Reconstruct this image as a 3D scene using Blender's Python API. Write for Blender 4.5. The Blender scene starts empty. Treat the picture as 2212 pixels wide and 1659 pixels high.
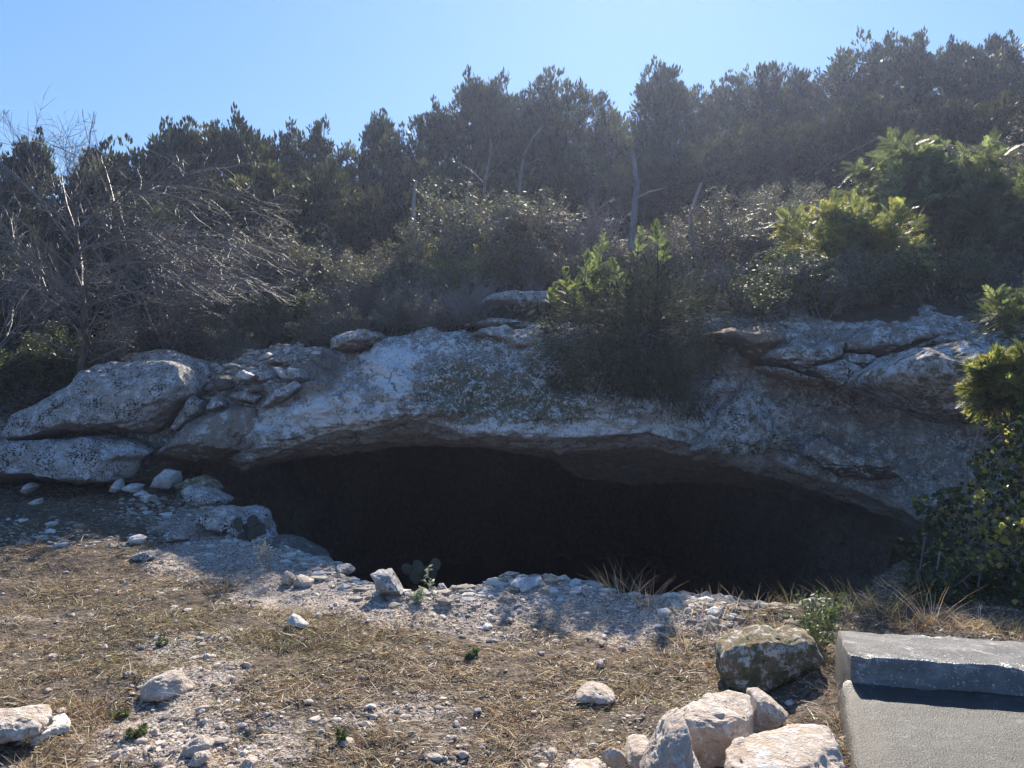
import bpy, bmesh, math, random
import numpy as np
from mathutils import Vector

R = math.radians
F = 1703.0            # focal length in units of the 2212 px wide working picture
CAMZ = 1.6
SUN_EL, SUN_AZ = 36.5, 10.0     # azimuth to the right of +Y
scene = bpy.context.scene
COL = scene.collection

# ------------------------------------------------------------------ numpy noise
def _hash(ix, iy, iz, seed):
    h = (ix.astype(np.uint32) * np.uint32(374761393) + iy.astype(np.uint32) * np.uint32(668265263)
         + iz.astype(np.uint32) * np.uint32(2147483647) + np.uint32(seed * 974711 % 4294967291))
    h = (h ^ (h >> np.uint32(13))) * np.uint32(1274126177)
    h = h ^ (h >> np.uint32(16))
    h = h * np.uint32(2246822519)
    h = h ^ (h >> np.uint32(15))
    return (h & np.uint32(0xffffff)).astype(np.float64) / 8388607.5 - 1.0

def vnoise(x, y, z, seed=0):
    x, y, z = np.broadcast_arrays(np.asarray(x, float), np.asarray(y, float), np.asarray(z, float))
    fx, fy, fz = np.floor(x), np.floor(y), np.floor(z)
    ix, iy, iz = fx.astype(np.int64), fy.astype(np.int64), fz.astype(np.int64)
    u, v, w = x - fx, y - fy, z - fz
    u, v, w = [t * t * t * (t * (t * 6 - 15) + 10) for t in (u, v, w)]
    def H(a, b, c): return _hash(ix + a, iy + b, iz + c, seed)
    x00 = H(0,0,0) * (1-u) + H(1,0,0) * u; x10 = H(0,1,0) * (1-u) + H(1,1,0) * u
    x01 = H(0,0,1) * (1-u) + H(1,0,1) * u; x11 = H(0,1,1) * (1-u) + H(1,1,1) * u
    return (x00 * (1-v) + x10 * v) * (1-w) + (x01 * (1-v) + x11 * v) * w

def fbm(x, y, z, octv=4, seed=0, gain=0.5):
    s = 0; a = 1.0; t = 0; f = 1.0
    for i in range(octv):
        s = s + a * vnoise(np.asarray(x) * f + 17.3 * i, np.asarray(y) * f + 5.1 * i, np.asarray(z) * f + 9.7 * i, seed + i)
        t += a; a *= gain; f *= 2.03
    return s / t * 1.6

def ridged(x, y, z, octv=4, seed=0):
    s = 0; a = 1.0; t = 0; f = 1.0
    for i in range(octv):
        s = s + a * (1 - 2 * np.abs(vnoise(np.asarray(x) * f + 3.3 * i, np.asarray(y) * f + 7.1 * i, np.asarray(z) * f, seed + i)))
        t += a; a *= 0.5; f *= 2.1
    return s / t

def sstep(a, b, x):
    t = np.clip((np.asarray(x, float) - a) / (b - a), 0, 1); return t * t * (3 - 2 * t)

def at(px, py, Y):
    return Vector(((px - 1106) / F * Y, Y, CAMZ - (py - 829.5) / F * Y))

def nrm(a):
    return a / np.maximum(np.linalg.norm(a, axis=-1, keepdims=True), 1e-9)

# zoom windows used to read coordinates -> working pixels
ZW = {0: (0, 0, 1), 1: (0, 658.3, .3333), 2: (658.3, 603.5, .3333), 3: (1426, 603.5, .3551), 4: (0, 1106, .3333),
      5: (658.3, 1106, .3333), 6: (1426, 1070, .3551), 7: (1426, 27.4, .3551)}
def zz(k, pts):
    ox, oy, s = ZW[k]
    return [(ox + s * x, oy + s * y) for x, y in pts]

# ------------------------------------------------------------------ mesh helpers
def mesh_arrays(name, V, Fs, n=4, col=None, smooth=False, extra=None):
    """V (N,3); Fs (M,n) or list of (array) groups with different n"""
    groups = Fs if isinstance(Fs, list) else [Fs]
    groups = [np.asarray(g, np.int32) for g in groups if len(g)]
    me = bpy.data.meshes.new(name)
    me.vertices.add(len(V)); me.vertices.foreach_set('co', np.asarray(V, np.float32).ravel())
    li = np.concatenate([g.ravel() for g in groups])
    tot = np.concatenate([np.full(len(g), g.shape[1], np.int32) for g in groups])
    st = np.concatenate([[0], np.cumsum(tot)[:-1]]).astype(np.int32)
    me.loops.add(len(li)); me.loops.foreach_set('vertex_index', li)
    me.polygons.add(len(tot)); me.polygons.foreach_set('loop_start', st); me.polygons.foreach_set('loop_total', tot)
    if smooth: me.polygons.foreach_set('use_smooth', np.ones(len(tot), bool))
    else: me.polygons.foreach_set('use_smooth', np.zeros(len(tot), bool))
    if col is not None:
        a = me.attributes.new('Col', 'FLOAT_COLOR', 'FACE')
        c = np.ones((len(tot), 4), np.float32); c[:, :3] = col
        a.data.foreach_set('color', c.ravel())
    for k, v in (extra or {}).items():
        a = me.attributes.new(k, 'FLOAT', 'POINT'); a.data.foreach_set('value', np.asarray(v, np.float32).ravel())
    me.update(); me.validate()
    return me

def link(name, me, mat, parent=None, loc=None):
    o = bpy.data.objects.new(name, me); COL.objects.link(o)
    if me is not None and mat is not None and len(me.materials) == 0: me.materials.append(mat)
    if parent is not None: o.parent = parent
    if loc is not None: o.location = loc
    return o

def tag(o, label=None, cat=None, group=None, kind=None):
    if label: o['label'] = label
    if cat: o['category'] = cat
    if group: o['group'] = group
    if kind: o['kind'] = kind
    return o

def empty(name, loc, label, cat, group=None):
    o = bpy.data.objects.new(name, None); COL.objects.link(o); o.location = loc
    o.empty_display_size = 0.1
    return tag(o, label, cat, group)

# ------------------------------------------------------------------ materials
class M:
    def __init__(s, name):
        s.m = bpy.data.materials.new(name); s.m.use_nodes = True
        s.t = s.m.node_tree; s.t.nodes.clear()
        s.out = s.t.nodes.new('ShaderNodeOutputMaterial')
    def n(s, typ, **kw):
        nd = s.t.nodes.new('ShaderNode' + typ)
        for k, v in kw.items():
            if k.startswith('_'): setattr(nd, k[1:], v)
            else:
                key = int(k[1:]) if k[0] == 'i' and k[1:].isdigit() else k.replace('__', ' ')
                s.set(nd.inputs[key], v)
        return nd
    def set(s, inp, v):
        if isinstance(v, bpy.types.NodeSocket): s.t.links.new(v, inp)
        elif isinstance(v, bpy.types.Node): s.t.links.new(v.outputs[0], inp)
        else:
            if hasattr(inp.default_value, '__len__') and len(inp.default_value) == 4 and len(v) == 3: v = (*v, 1)
            inp.default_value = v
    def mix(s, fac, a, b, mode='MIX'):
        nd = s.t.nodes.new('ShaderNodeMix'); nd.data_type = 'RGBA'; nd.blend_type = mode
        s.set(nd.inputs[0], fac); s.set(nd.inputs[6], a); s.set(nd.inputs[7], b)
        return nd.outputs[2]
    def ramp(s, fac, stops):
        nd = s.t.nodes.new('ShaderNodeValToRGB'); cr = nd.color_ramp
        while len(cr.elements) < len(stops): cr.elements.new(0.5)
        for e, (p, c) in zip(cr.elements, stops):
            e.position = p; e.color = (*c, 1) if hasattr(c, '__len__') else (c, c, c, 1)
        s.set(nd.inputs[0], fac); return nd.outputs[0]
    def math(s, op, a, b=0.0):
        nd = s.t.nodes.new('ShaderNodeMath'); nd.operation = op
        s.set(nd.inputs[0], a); s.set(nd.inputs[1], b); return nd.outputs[0]
    def noise(s, vec, scale, detail=6, rough=0.6, dist=0.0):
        return s.n('TexNoise', Vector=vec, Scale=scale, Detail=detail, Roughness=rough, Distortion=dist).outputs[0]

def rock_mat(name, c1, c2, light, dark=(.02, .02, .018), lichen=0.35, specks=0.5, moss=0.0, scale=1.0, bump=0.5,
             rust=0.0, rough=0.9, under=None, attrs=False):
    m = M(name)
    co = m.n('TexCoord').outputs['Object']
    mp = m.n('Mapping', Vector=co, Scale=(scale, scale, scale)).outputs[0]
    n1 = m.noise(mp, 1.7, 5, .6, .3); n2 = m.noise(mp, 7.0, 7, .68, .2); n3 = m.noise(mp, 26.0, 5, .7); n4 = m.noise(mp, 90.0, 3, .7)
    base = m.mix(m.ramp(n1, [(.35, 0), (.65, 1)]), c1, c2)
    base = m.mix(m.ramp(n3, [(.3, .0), (.7, .55)]), base, tuple(v * .62 for v in c1))
    if rust: base = m.mix(m.math('MULTIPLY', m.ramp(m.noise(mp, 3.1, 5, .6, .5), [(.5, 0), (.66, 1)]), rust), base, (.34, .19, .09))
    # pale lichen crust
    lf = m.math('ADD', m.math('MULTIPLY', n2, .65), m.math('MULTIPLY', n3, .35))
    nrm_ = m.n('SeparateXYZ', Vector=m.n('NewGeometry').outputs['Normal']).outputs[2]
    thr = .62 - lichen * .3
    lm = m.ramp(lf, [(thr, 0), (thr + .07, 1)])
    if attrs:
        wh = m.n('Attribute', _attribute_name='white').outputs['Fac']
        lm2 = m.ramp(m.math('ADD', lf, m.math('MULTIPLY', wh, .28)), [(.6, 0), (.66, 1)])
        lm = lm2
    base = m.mix(lm, base, light)
    # dark specks
    vo = m.n('TexVoronoi', Vector=m.n('Mapping', Vector=mp, Location=(3, 1, 7)).outputs[0], Scale=22.0, Randomness=1.0)
    dm = m.math('MULTIPLY', m.ramp(m.math('ADD', m.math('MULTIPLY', m.noise(mp, 30, 4, .75, .4), .75), m.math('MULTIPLY', m.noise(mp, 4.3, 3, .5), .3)), [(.60 - specks * .05, 0), (.64 - specks * .05, 1)]), min(1, specks * 1.3))
    base = m.mix(dm, base, dark)
    if moss or attrs:
        mf = m.noise(mp, 5.2, 6, .72, .3)
        if attrs:
            at_ = m.n('Attribute', _attribute_name='moss').outputs['Fac']
            mm = m.ramp(m.math('ADD', m.math('MULTIPLY', m.math('ADD', mf, n3), .5), m.math('MULTIPLY', at_, .3)), [(.62, 0), (.72, .85)])
        else:
            mm = m.ramp(mf, [(.62 - moss * .3, 0), (.68 - moss * .3, .9)])
        mosscol = m.mix(n4, (.06, .06, .03), (.15, .145, .075))
        base = m.mix(mm, base, mosscol)
        if attrs:
            fl = m.noise(mp, 20, 6, .82, .9)
            base = m.mix(m.ramp(m.math('ADD', fl, m.math('MULTIPLY', m.math('SUBTRACT', n2, .5), .35)), [(.535, 0), (.56, .9)]), base, light)
            base = m.mix(m.ramp(m.noise(mp, 21, 6, .8, .8), [(.36, .85), (.42, 0)]), base, (.05, .052, .045))
            base = m.mix(m.ramp(m.math('ADD', wh, m.math('MULTIPLY', m.math('SUBTRACT', n2, .5), 1.2)), [(1.15, 0), (1.35, .9)]), base, (.62, .65, .68))
    if attrs:
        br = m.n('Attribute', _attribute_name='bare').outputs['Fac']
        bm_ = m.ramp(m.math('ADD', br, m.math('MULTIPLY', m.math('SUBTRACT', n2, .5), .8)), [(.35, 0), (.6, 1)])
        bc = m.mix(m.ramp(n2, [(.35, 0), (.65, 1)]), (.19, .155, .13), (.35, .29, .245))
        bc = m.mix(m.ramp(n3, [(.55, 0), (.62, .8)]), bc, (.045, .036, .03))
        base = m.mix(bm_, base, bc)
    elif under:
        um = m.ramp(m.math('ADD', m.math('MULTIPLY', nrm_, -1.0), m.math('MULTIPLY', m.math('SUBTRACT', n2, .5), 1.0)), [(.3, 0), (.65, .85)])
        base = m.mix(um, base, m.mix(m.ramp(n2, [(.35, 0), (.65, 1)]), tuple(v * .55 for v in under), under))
    b = m.math('ADD', m.math('MULTIPLY', n2, .5), m.math('MULTIPLY', n3, .3))
    if attrs:
        wv = m.n('VectorMath', _operation='ADD', i0=mp, i1=m.n('VectorMath', _operation='SCALE', i0=m.n('TexNoise', Vector=mp, Scale=2.2, Detail=5).outputs[1], Scale=.9).outputs[0]).outputs[0]
        ck = m.n('TexVoronoi', _feature='DISTANCE_TO_EDGE', Vector=m.n('Mapping', Vector=wv, Scale=(1, 1, 2.3)).outputs[0], Scale=1.15).outputs['Distance']
        gate = m.ramp(m.noise(mp, 1.6, 4, .7), [(.50, 0), (.60, 1)])
        crk = m.math('MULTIPLY', m.ramp(ck, [(.004, .8), (.020, 0)]), gate)
        base = m.mix(m.math('MULTIPLY', crk, .7), base, (.03, .026, .022))
        b = m.math('SUBTRACT', b, m.math('MULTIPLY', crk, .5))
    b = m.math('ADD', b, m.math('MULTIPLY', n4, .12))
    b = m.math('SUBTRACT', b, m.math('MULTIPLY', m.ramp(m.noise(mp, 13, 3, .5, .9), [(.30, 1), (.40, 0)]), .22))
    bp = m.n('Bump', Strength=bump, Distance=.06, Height=b)
    p = m.n('BsdfPrincipled', Base__Color=base, Roughness=rough, Normal=bp)
    p.inputs['Specular IOR Level'].default_value = .25
    m.t.links.new(p.outputs[0], m.out.inputs[0])
    return m.m

def leaf_mat(name, trans=0.45, rough=0.5, spec=0.35, tint=1.0, tc_=(1.25, 1.3, .85)):
    m = M(name)
    c = m.n('Attribute', _attribute_name='Col').outputs['Color']
    c = m.mix(1.0, c, (tint, tint, tint), 'MULTIPLY')
    p = m.n('BsdfPrincipled', Base__Color=c, Roughness=rough); p.inputs['Specular IOR Level'].default_value = spec
    tc = m.mix(1.0, c, tc_, 'MULTIPLY')
    tr = m.n('BsdfTranslucent', Color=tc)
    mx = m.n('MixShader', i0=trans, i1=p.outputs[0], i2=tr.outputs[0])
    m.t.links.new(mx.outputs[0], m.out.inputs[0]); return m.m

def bark_mat(name, c1, c2, rough=.8, scale=20, spec=.25):
    m = M(name); co = m.n('TexCoord').outputs['Object']
    n = m.noise(m.n('Mapping', Vector=co, Scale=(1, 1, .3)).outputs[0], scale, 5, .65)
    p = m.n('BsdfPrincipled', Base__Color=m.mix(m.ramp(n, [(.35, 0), (.65, 1)]), c1, c2), Roughness=rough,
            Normal=m.n('Bump', Strength=.5, Distance=.02, Height=n))
    p.inputs['Specular IOR Level'].default_value = spec
    m.t.links.new(p.outputs[0], m.out.inputs[0]); return m.m

# ------------------------------------------------------------------ terrain functions
RIMX = [-40, -5.2, -4.2, -3.9, -3.25, -2.46, -1.75, -1.29, -.90, -.38, .17, .70, 1.35, 2.02, 2.68, 3.4, 4.3, 5.5, 40]
RIMY = [16, 12.0, 10.6, 9.7, 8.9, 7.95, 7.3, 6.56, 6.02, 6.2, 6.5, 6.12, 5.85, 5.8, 5.95, 6.8, 7.8, 12, 16]
def gz(x, y, fine=True):
    x = np.asarray(x, float); y = np.asarray(y, float)
    z = 0.32 * sstep(-1.6, -4.2, x) * sstep(6.2, 9.6, y) + .05 * sstep(3.3, 5.0, x)
    z = z + .05 * fbm(x * .6, y * .6, 0, 3, 5) + .09 * np.exp(-((x - 1.42 - .22 * (y - 3.3)) / .14) ** 2) * sstep(4.6, 4.2, y) * sstep(2.4, 2.8, y)
    near = sstep(60, 12, np.hypot(x, y - 6))
    if fine:
        z = z + near * (.030 * fbm(x * 2.6, y * 2.6, 0, 4, 9) + .010 * fbm(x * 14, y * 14, 0, 3, 19))
    rim = np.interp(x, RIMX, RIMY) + .16 * fbm(x * 2.2, 0.3, 0, 4, 33)
    t = y - rim
    # soft crumbly lip just before the rim, then the pit
    z = z + .05 * np.exp(-((t + .25) / .3) ** 2) * (1 + fbm(x * 3, y * 3, 2, 3, 4))
    drop = np.where(t > 0, np.minimum(4.6, t * 1.05 + .25 * sstep(0, .25, t)), 0)
    inside = sstep(40, 34, y) * sstep(-9, -6, x) * sstep(11, 8, x)
    z = z - drop * inside * (1 + .06 * fbm(x * 1.5, y * 1.5, 1, 3, 3))
    z = z - .02 * np.maximum(0, np.hypot(x, y) - 60)*0
    return z
def gpt(x, y): return float(gz(np.array([x]), np.array([y]))[0])

ZCX = [-40, -7, -5.2, -3.8, 0, 5, 40]; ZCZ = [1.0, 1.15, 1.5, 1.95, 2.25, 2.3, 2.2]
def crestY(X): return np.interp(X, [-40, -6, -4.6, -3.4, -2.4, 0, 5, 40], [11.3, 11.3, 11.3, 11.1, 10.4, 10.2, 9.0, 8.8])
def hz(x, y, fine=True):
    x = np.asarray(x, float); y = np.asarray(y, float)
    yc = crestY(x); t = np.maximum(0, y - yc)
    slope = .27 + .012 * np.clip(x, -8, 14)
    z = np.interp(x, ZCX, ZCZ) + slope * 13 * (1 - np.exp(-t / 13)) * 1.25
    z = z + .25 * fbm(x * .25, y * .25, 3, 3, 41) * sstep(0, 3, t)
    if fine: z = z + .06 * fbm(x * 1.4, y * 1.4, 3, 3, 44)
    return z
def hpt(x, y): return float(hz(np.array([x]), np.array([y]))[0])

def grid_mesh(name, xs, ys, zf, extra=None):
    X, Y = np.meshgrid(xs, ys); Z = zf(X, Y)
    V = np.stack([X, Y, Z], -1).reshape(-1, 3)
    nx, ny = len(xs), len(ys)
    i = np.arange(nx * ny).reshape(ny, nx)
    q = np.stack([i[:-1, :-1], i[:-1, 1:], i[1:, 1:], i[1:, :-1]], -1).reshape(-1, 4)
    ex = {k: f(X, Y, Z) for k, f in (extra or {}).items()}
    return mesh_arrays(name, V, q, smooth=True, extra=ex)

def grow_out(a, b, n, far, m):
    lo = a - np.geomspace(.05, far, m)[::-1]; hi = b + np.geomspace(.05, far, m)
    return np.concatenate([lo, np.linspace(a, b, n), hi])

def px_of(X, Y, Z): 
    Yc = np.maximum(Y, .5)
    return 1106 + X / Yc * F, 829.5 + (CAMZ - Z) / Yc * F

def blob(px, py, cx, cy, rx, ry): return np.exp(-(((px - cx) / rx) ** 2 + ((py - cy) / ry) ** 2))
def gravel_mask(X, Y, Z):
    px, py = px_of(X, Y, Z)
    rim = np.interp(X, RIMX, RIMY)
    g = 1.1 * np.exp(-((Y - rim + .35) / .55) ** 2) * sstep(2.2, 1.2, X) * sstep(-4.2, -2.9, X)
    g = g + .9 * blob(px, py, 440, 1190, 190, 45) + 1.0 * blob(px, py, 700, 1300, 170, 45) * .9 + .7 * blob(px, py, 420, 1480, 120, 110)
    g = g + .8 * blob(px, py, 350, 1620, 220, 60) + .5 * blob(px, py, 330, 1400, 70, 30) + .45 * blob(px, py, 900, 1560, 200, 60)
    g = g + .5 * blob(px, py, 1350, 1330, 120, 25)  + .35 * blob(px, py, 1250, 1640, 150, 40)
    return np.clip(g + .45 * fbm(X * 1.7, Y * 1.7, 0, 4, 77), 0, 1.2)

# ------------------------------------------------------------------ ground
def ground_material():
    m = M('ground_soil'); co = m.n('TexCoord').outputs['Object']
    g = m.n('Attribute', _attribute_name='gravel').outputs['Fac']
    n1 = m.noise(co, 3.0, 6, .65, .3); n2 = m.noise(co, 22, 6, .7, .2); n3 = m.noise(co, 120, 3, .7)
    soil = m.mix(m.ramp(n2, [(.38, 0), (.62, 1)]), (.04, .03, .023), (.20, .155, .12))
    soil = m.mix(m.ramp(n1, [(.4, 0), (.7, .5)]), soil, (.10, .085, .055))
    v = m.n('TexVoronoi', Vector=co, Scale=60.0)
    vcol = m.n('SeparateColor', Color=v.outputs['Color']).outputs[0]
    grav = m.mix(m.ramp(vcol, [(.1, 0), (.9, 1)]), (.36, .30, .265), (.64, .57, .51))
    grav = m.mix(m.ramp(v.outputs['Distance'], [(.30, 0), (.62, .75)]), grav, (.10, .08, .065))
    grav = m.mix(m.ramp(n2, [(.45, 0), (.65, .6)]), grav, (.50, .42, .36))
    f = m.ramp(m.math('ADD', g, m.math('MULTIPLY', m.math('SUBTRACT', n2, .5), 1.3)), [(.25, 0), (.6, 1)])
    c = m.mix(f, soil, grav)
    b = m.math('ADD', m.math('MULTIPLY', n2, .6), m.math('MULTIPLY', n3, .25))
    b = m.math('SUBTRACT', b, m.math('MULTIPLY', v.outputs['Distance'], .35))
    p = m.n('BsdfPrincipled', Base__Color=c, Roughness=.95, Normal=m.n('Bump', Strength=.8, Distance=.03, Height=b))
    p.inputs['Specular IOR Level'].default_value = .15
    m.t.links.new(p.outputs[0], m.out.inputs[0]); return m.m
xs = grow_out(-5.6, 6.0, 560, 420, 46)
ys = np.concatenate([-np.geomspace(.3, 420, 30)[::-1] + 2.6, np.linspace(2.7, 10.5, 430), 10.5 + np.geomspace(.05, 420, 60)])
me = grid_mesh('ground', xs, ys, gz, {'gravel': gravel_mask})
tag(link('ground', me, ground_material()), kind='structure')

# ------------------------------------------------------------------ hillside
def hill_material():
    m = M('hill_soil'); co = m.n('TexCoord').outputs['Object']
    n1 = m.noise(co, 1.3, 6, .65, .3); n2 = m.noise(co, 14, 6, .7, .2)
    c = m.mix(m.ramp(n2, [(.35, 0), (.65, 1)]), (.035, .028, .02), (.12, .10, .07))
    c = m.mix(m.ramp(n1, [(.45, 0), (.6, .7)]), c, (.06, .065, .035))
    p = m.n('BsdfPrincipled', Base__Color=c, Roughness=.95, Normal=m.n('Bump', Strength=.9, Distance=.08, Height=n2))
    m.t.links.new(p.outputs[0], m.out.inputs[0]); return m.m
def hillz(X, Y):
    z = hz(X, Y)
    z = z - .35 * sstep(.35, 0.0, Y - crestY(X))
    z = z - 9 * sstep(60, 140, Y)
    return z
U = np.concatenate([[0], np.linspace(.12, 14, 110), np.geomspace(14.5, 140, 30)])
xs = grow_out(-14, 16, 220, 60, 16)
X, Uu = np.meshgrid(xs, U); Y = crestY(X) + Uu; Z = hillz(X, Y)
nx, ny = len(xs), len(U); i = np.arange(nx * ny).reshape(ny, nx)
q = np.stack([i[:-1, :-1], i[:-1, 1:], i[1:, 1:], i[1:, :-1]], -1).reshape(-1, 4)
tag(link('hillside', mesh_arrays('hillside', np.stack([X, Y, Z], -1).reshape(-1, 3), q, smooth=True), hill_material()), kind='structure')

# ------------------------------------------------------------------ cliff loft
def build_cliff():
    A = ([-600, 0, 150, 300, 450, 560, 660, 740, 830, 950, 1050, 1200, 1350, 1550, 1700, 1900, 2050, 2212, 3000],
         [900, 890, 850, 800, 765, 775, 765, 770, 745, 735, 725, 712, 725, 720, 720, 712, 725, 750, 740])
    B = ([-600, 300, 400, 480, 530, 600, 680, 730, 800, 880, 950, 1000, 1100, 1200, 1400, 1500, 1600, 1700, 1850, 1950, 2100, 3000],
         [1080, 1030, 985, 985, 998, 975, 945, 932, 926, 900, 918, 938, 945, 946, 936, 962, 985, 1008, 1060, 1100, 1200, 1240])
    C = ([-600, 250, 330, 380, 400, 490, 530, 580, 640, 700, 790, 870, 1000, 1080, 1200, 1240, 1300, 1400, 1550, 1650, 1750, 1850, 1950, 2000, 2100, 3000],
         [1250, 1160, 1080, 1030, 1000, 1000, 1018, 1003, 988, 984, 975, 964, 962, 968, 988, 1028, 1040, 1047, 1042, 1057, 1087, 1106, 1166, 1200, 1290, 1350])
    YB = ([-600, 0, 440, 525, 600, 800, 1000, 1300, 1500, 1700, 1900, 2100, 2400, 3000], [10.3, 10.2, 10.1, 9.7, 9.45, 9.15, 9.0, 8.9, 9.0, 8.95, 8.85, 8.6, 8.3, 8.0])
    DT = ([-600, 300, 450, 590, 680, 900, 1200, 1400, 1550, 1750, 2000, 2300], [.9, .9, 1.25, 1.35, 1.1, 1.25, 1.25, 1.1, .7, .45, .3, .3])   # crest set-back
    BU = ([-600, 600, 1000, 1350, 1500, 1700, 1900, 2300], [.05, .18, .25, .18, -.02, -.22, -.30, -.1])                        # bulge of the face
    cols = np.concatenate([np.geomspace(5200, 130, 26) * -1, np.linspace(-110, 2330, 720), 2212 + np.geomspace(140, 5200, 26)])
    I = lambda t: np.interp(cols, t[0], t[1])
    a, b, c = I(A), I(B), I(C); yb, dt, bu = I(YB), I(DT), I(BU)
    deep = 17 * sstep(360, 640, cols) * sstep(2040, 1850, cols) + .25
    # right hand recess: the underside shows further in
    rec = .5 + 1.1 * sstep(1180, 1260, cols) * sstep(2000, 1850, cols)
    yA = yb + dt
    def P(py, Y): return np.stack([(cols - 1106) / F * Y, Y, CAMZ - (py - 829.5) / F * Y], -1)
    pA = P(a, yA); pB = P(b, yb); pC = P(c, yb + rec); hh = np.clip(30 / np.maximum(c - b, 1), 0, .6); pB2 = P(b + (c - b) * hh, yb + .16)
    back = pA.copy(); back[:, 1] += 2.4; back[:, 2] = hz(back[:, 0], back[:, 1]) - .35
    mid = pA.copy(); mid[:, 1] += .5; mid[:, 2] = np.maximum(pA[:, 2] + .06, hz(mid[:, 0], mid[:, 1]) - .05)
    f1 = P(a + (b - a) * .18, yA - dt * .45 - bu * .5); f2 = P(a + (b - a) * .5, yA - dt * .78 - bu); f3 = P(a + (b - a) * .82, yb - bu * .35)
    i1 = pC.copy(); i1[:, 1] += .25 * np.minimum(1, deep); i1[:, 2] += .10 * np.minimum(1, deep)
    i2 = pC.copy(); i2[:, 1] += .35 * deep; i2[:, 2] += .8 * sstep(1, 8, deep) - .3 * sstep(2, .2, deep)
    i3 = pC.copy(); i3[:, 1] += deep; i3[:, 2] -= .6
    i4 = i3.copy(); i4[:, 1] += .2; i4[:, 2] = -6
    key = [back, mid, pA, f1, f2, f3, pB, pB2, pC, i1, i2, i3, i4]
    cnt = [6, 12, 26, 40, 44, 34, 22, 34, 10, 14, 14, 40]
    rows = []; rid = []
    K = np.stack(key)                                   # k, ncol, 3
    for k, n in enumerate(cnt):
        p0 = K[max(k - 1, 0)]; p1 = K[k]; p2 = K[k + 1]; p3 = K[min(k + 2, len(key) - 1)]
        for j in range(n):
            t = j / n
            if 1 <= k <= 4:
                q_ = .5 * ((2 * p1) + (-p0 + p2) * t + (2 * p0 - 5 * p1 + 4 * p2 - p3) * t * t + (-p0 + 3 * p1 - 3 * p2 + p3) * t ** 3)
            else: q_ = p1 * (1 - t) + p2 * t
            rows.append(q_); rid.append(k + t)
    rows.append(K[-1]); rid.append(len(key) - 1)
    G = np.stack(rows); rid = np.array(rid)[:, None] * np.ones(G.shape[1])[None]
    nr, nc = G.shape[:2]
    du = np.gradient(G, axis=1); dv = np.gradient(G, axis=0)
    N = nrm(np.cross(dv, du))
    N = np.where((N[..., 1:2] > 0) & (rid[..., None] < 6.5), -N, N)
    x, y, z = G[..., 0], G[..., 1], G[..., 2]
    PX = np.ones(nr)[:, None] * cols[None]
    face = sstep(1.6, 2.3, rid)
    w = np.maximum(np.exp(-((rid - 6) / .45) ** 2), np.exp(-((rid - 8) / .6) ** 2))                # keep the traced edges crisp
    w = np.where((rid > 6) & (rid < 8.3), 1, w)
    big = .16 * fbm(x * .9, y * .9, z * 1.3, 3, 61)
    med = .10 * fbm(x * 2.6, y * 3, z * 4.5, 5, 62) + .085 * ridged(x * 1.7 + .5 * z, y * 2, z * 5.0, 5, 63) - .11 * np.maximum(0, ridged(x * 1.1 - .6 * z, y, z * 2.4, 3, 69) - .62)
    fin = .028 * fbm(x * 11, y * 11, z * 15, 4, 64) + .02 * ridged(x * 9, y * 9, z * 22, 3, 66)
    rightf = sstep(1450, 1600, PX)
    strata = .085 * np.sign(vnoise(x * .5, y * .5, z * 7.5, 65)) * sstep(900, 760, G[..., 2] * 0 + 829.5 + (CAMZ - z) / y * F)
    cone = .16 * np.maximum(0, 1 - np.hypot((PX - 1610) / 95, np.where(829.5 + (CAMZ - z) / y * F > 930, 0, (829.5 + (CAMZ - z) / y * F - 930) / 95))) * (rid < 6.3)
    d = (big * (1 - .9 * w) + med * (1 - .8 * w) + fin * (1 - .3 * w) + strata * rightf * (1 - w) + cone) * (.35 + .65 * face) * np.where(rid > 8, .5, 1) + sstep(10.2, 11.2, rid) * (.9 * fbm(x * .35, y * .35, z * .5, 4, 71) + .25 * ridged(x * 1.1, y, z * 1.6, 3, 72))
    G = G + N * d[..., None]
    # undercut groove just under the traced lip
    px, py = px_of(G[..., 0], G[..., 1], G[..., 2])
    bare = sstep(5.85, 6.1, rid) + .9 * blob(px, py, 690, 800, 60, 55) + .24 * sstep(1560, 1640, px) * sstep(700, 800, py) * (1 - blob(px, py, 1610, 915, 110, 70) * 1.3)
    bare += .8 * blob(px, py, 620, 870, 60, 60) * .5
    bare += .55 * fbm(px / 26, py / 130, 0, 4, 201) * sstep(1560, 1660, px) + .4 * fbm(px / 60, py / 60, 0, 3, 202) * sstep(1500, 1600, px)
    moss = 1.15 * blob(px, py, 1010, 840, 130, 75) + .9 * blob(px, py, 1190, 860, 130, 70) + .5 * blob(px, py, 760, 890, 40, 15) + .5 * blob(px, py, 1100, 740, 200, 20)
    white = .95 * blob(px, py, 855, 810, 38, 32) * 2 + .75 * blob(px, py, 830, 765, 60, 18) + .9 * blob(px, py, 700, 900, 130, 45) + .6 * blob(px, py, 1150, 925, 260, 20) \
        + .7 * blob(px, py, 1610, 900, 70, 55) + .35 * blob(px, py, 1400, 900, 200, 50) + .5 * blob(px, py, 960, 750, 60, 20) + .16
    white -= 1.2 * blob(px, py, 1000, 830, 100, 60) * .4
    i = np.arange(nr * nc).reshape(nr, nc)
    q = np.stack([i[:-1, :-1], i[1:, :-1], i[1:, 1:], i[:-1, 1:]], -1).reshape(-1, 4)
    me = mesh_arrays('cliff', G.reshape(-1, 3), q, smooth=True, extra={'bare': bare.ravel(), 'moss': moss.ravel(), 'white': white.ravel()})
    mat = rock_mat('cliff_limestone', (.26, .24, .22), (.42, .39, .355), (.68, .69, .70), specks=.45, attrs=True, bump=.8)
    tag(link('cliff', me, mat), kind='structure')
    return G, rid, px, py
CLIFF = build_cliff()

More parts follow.
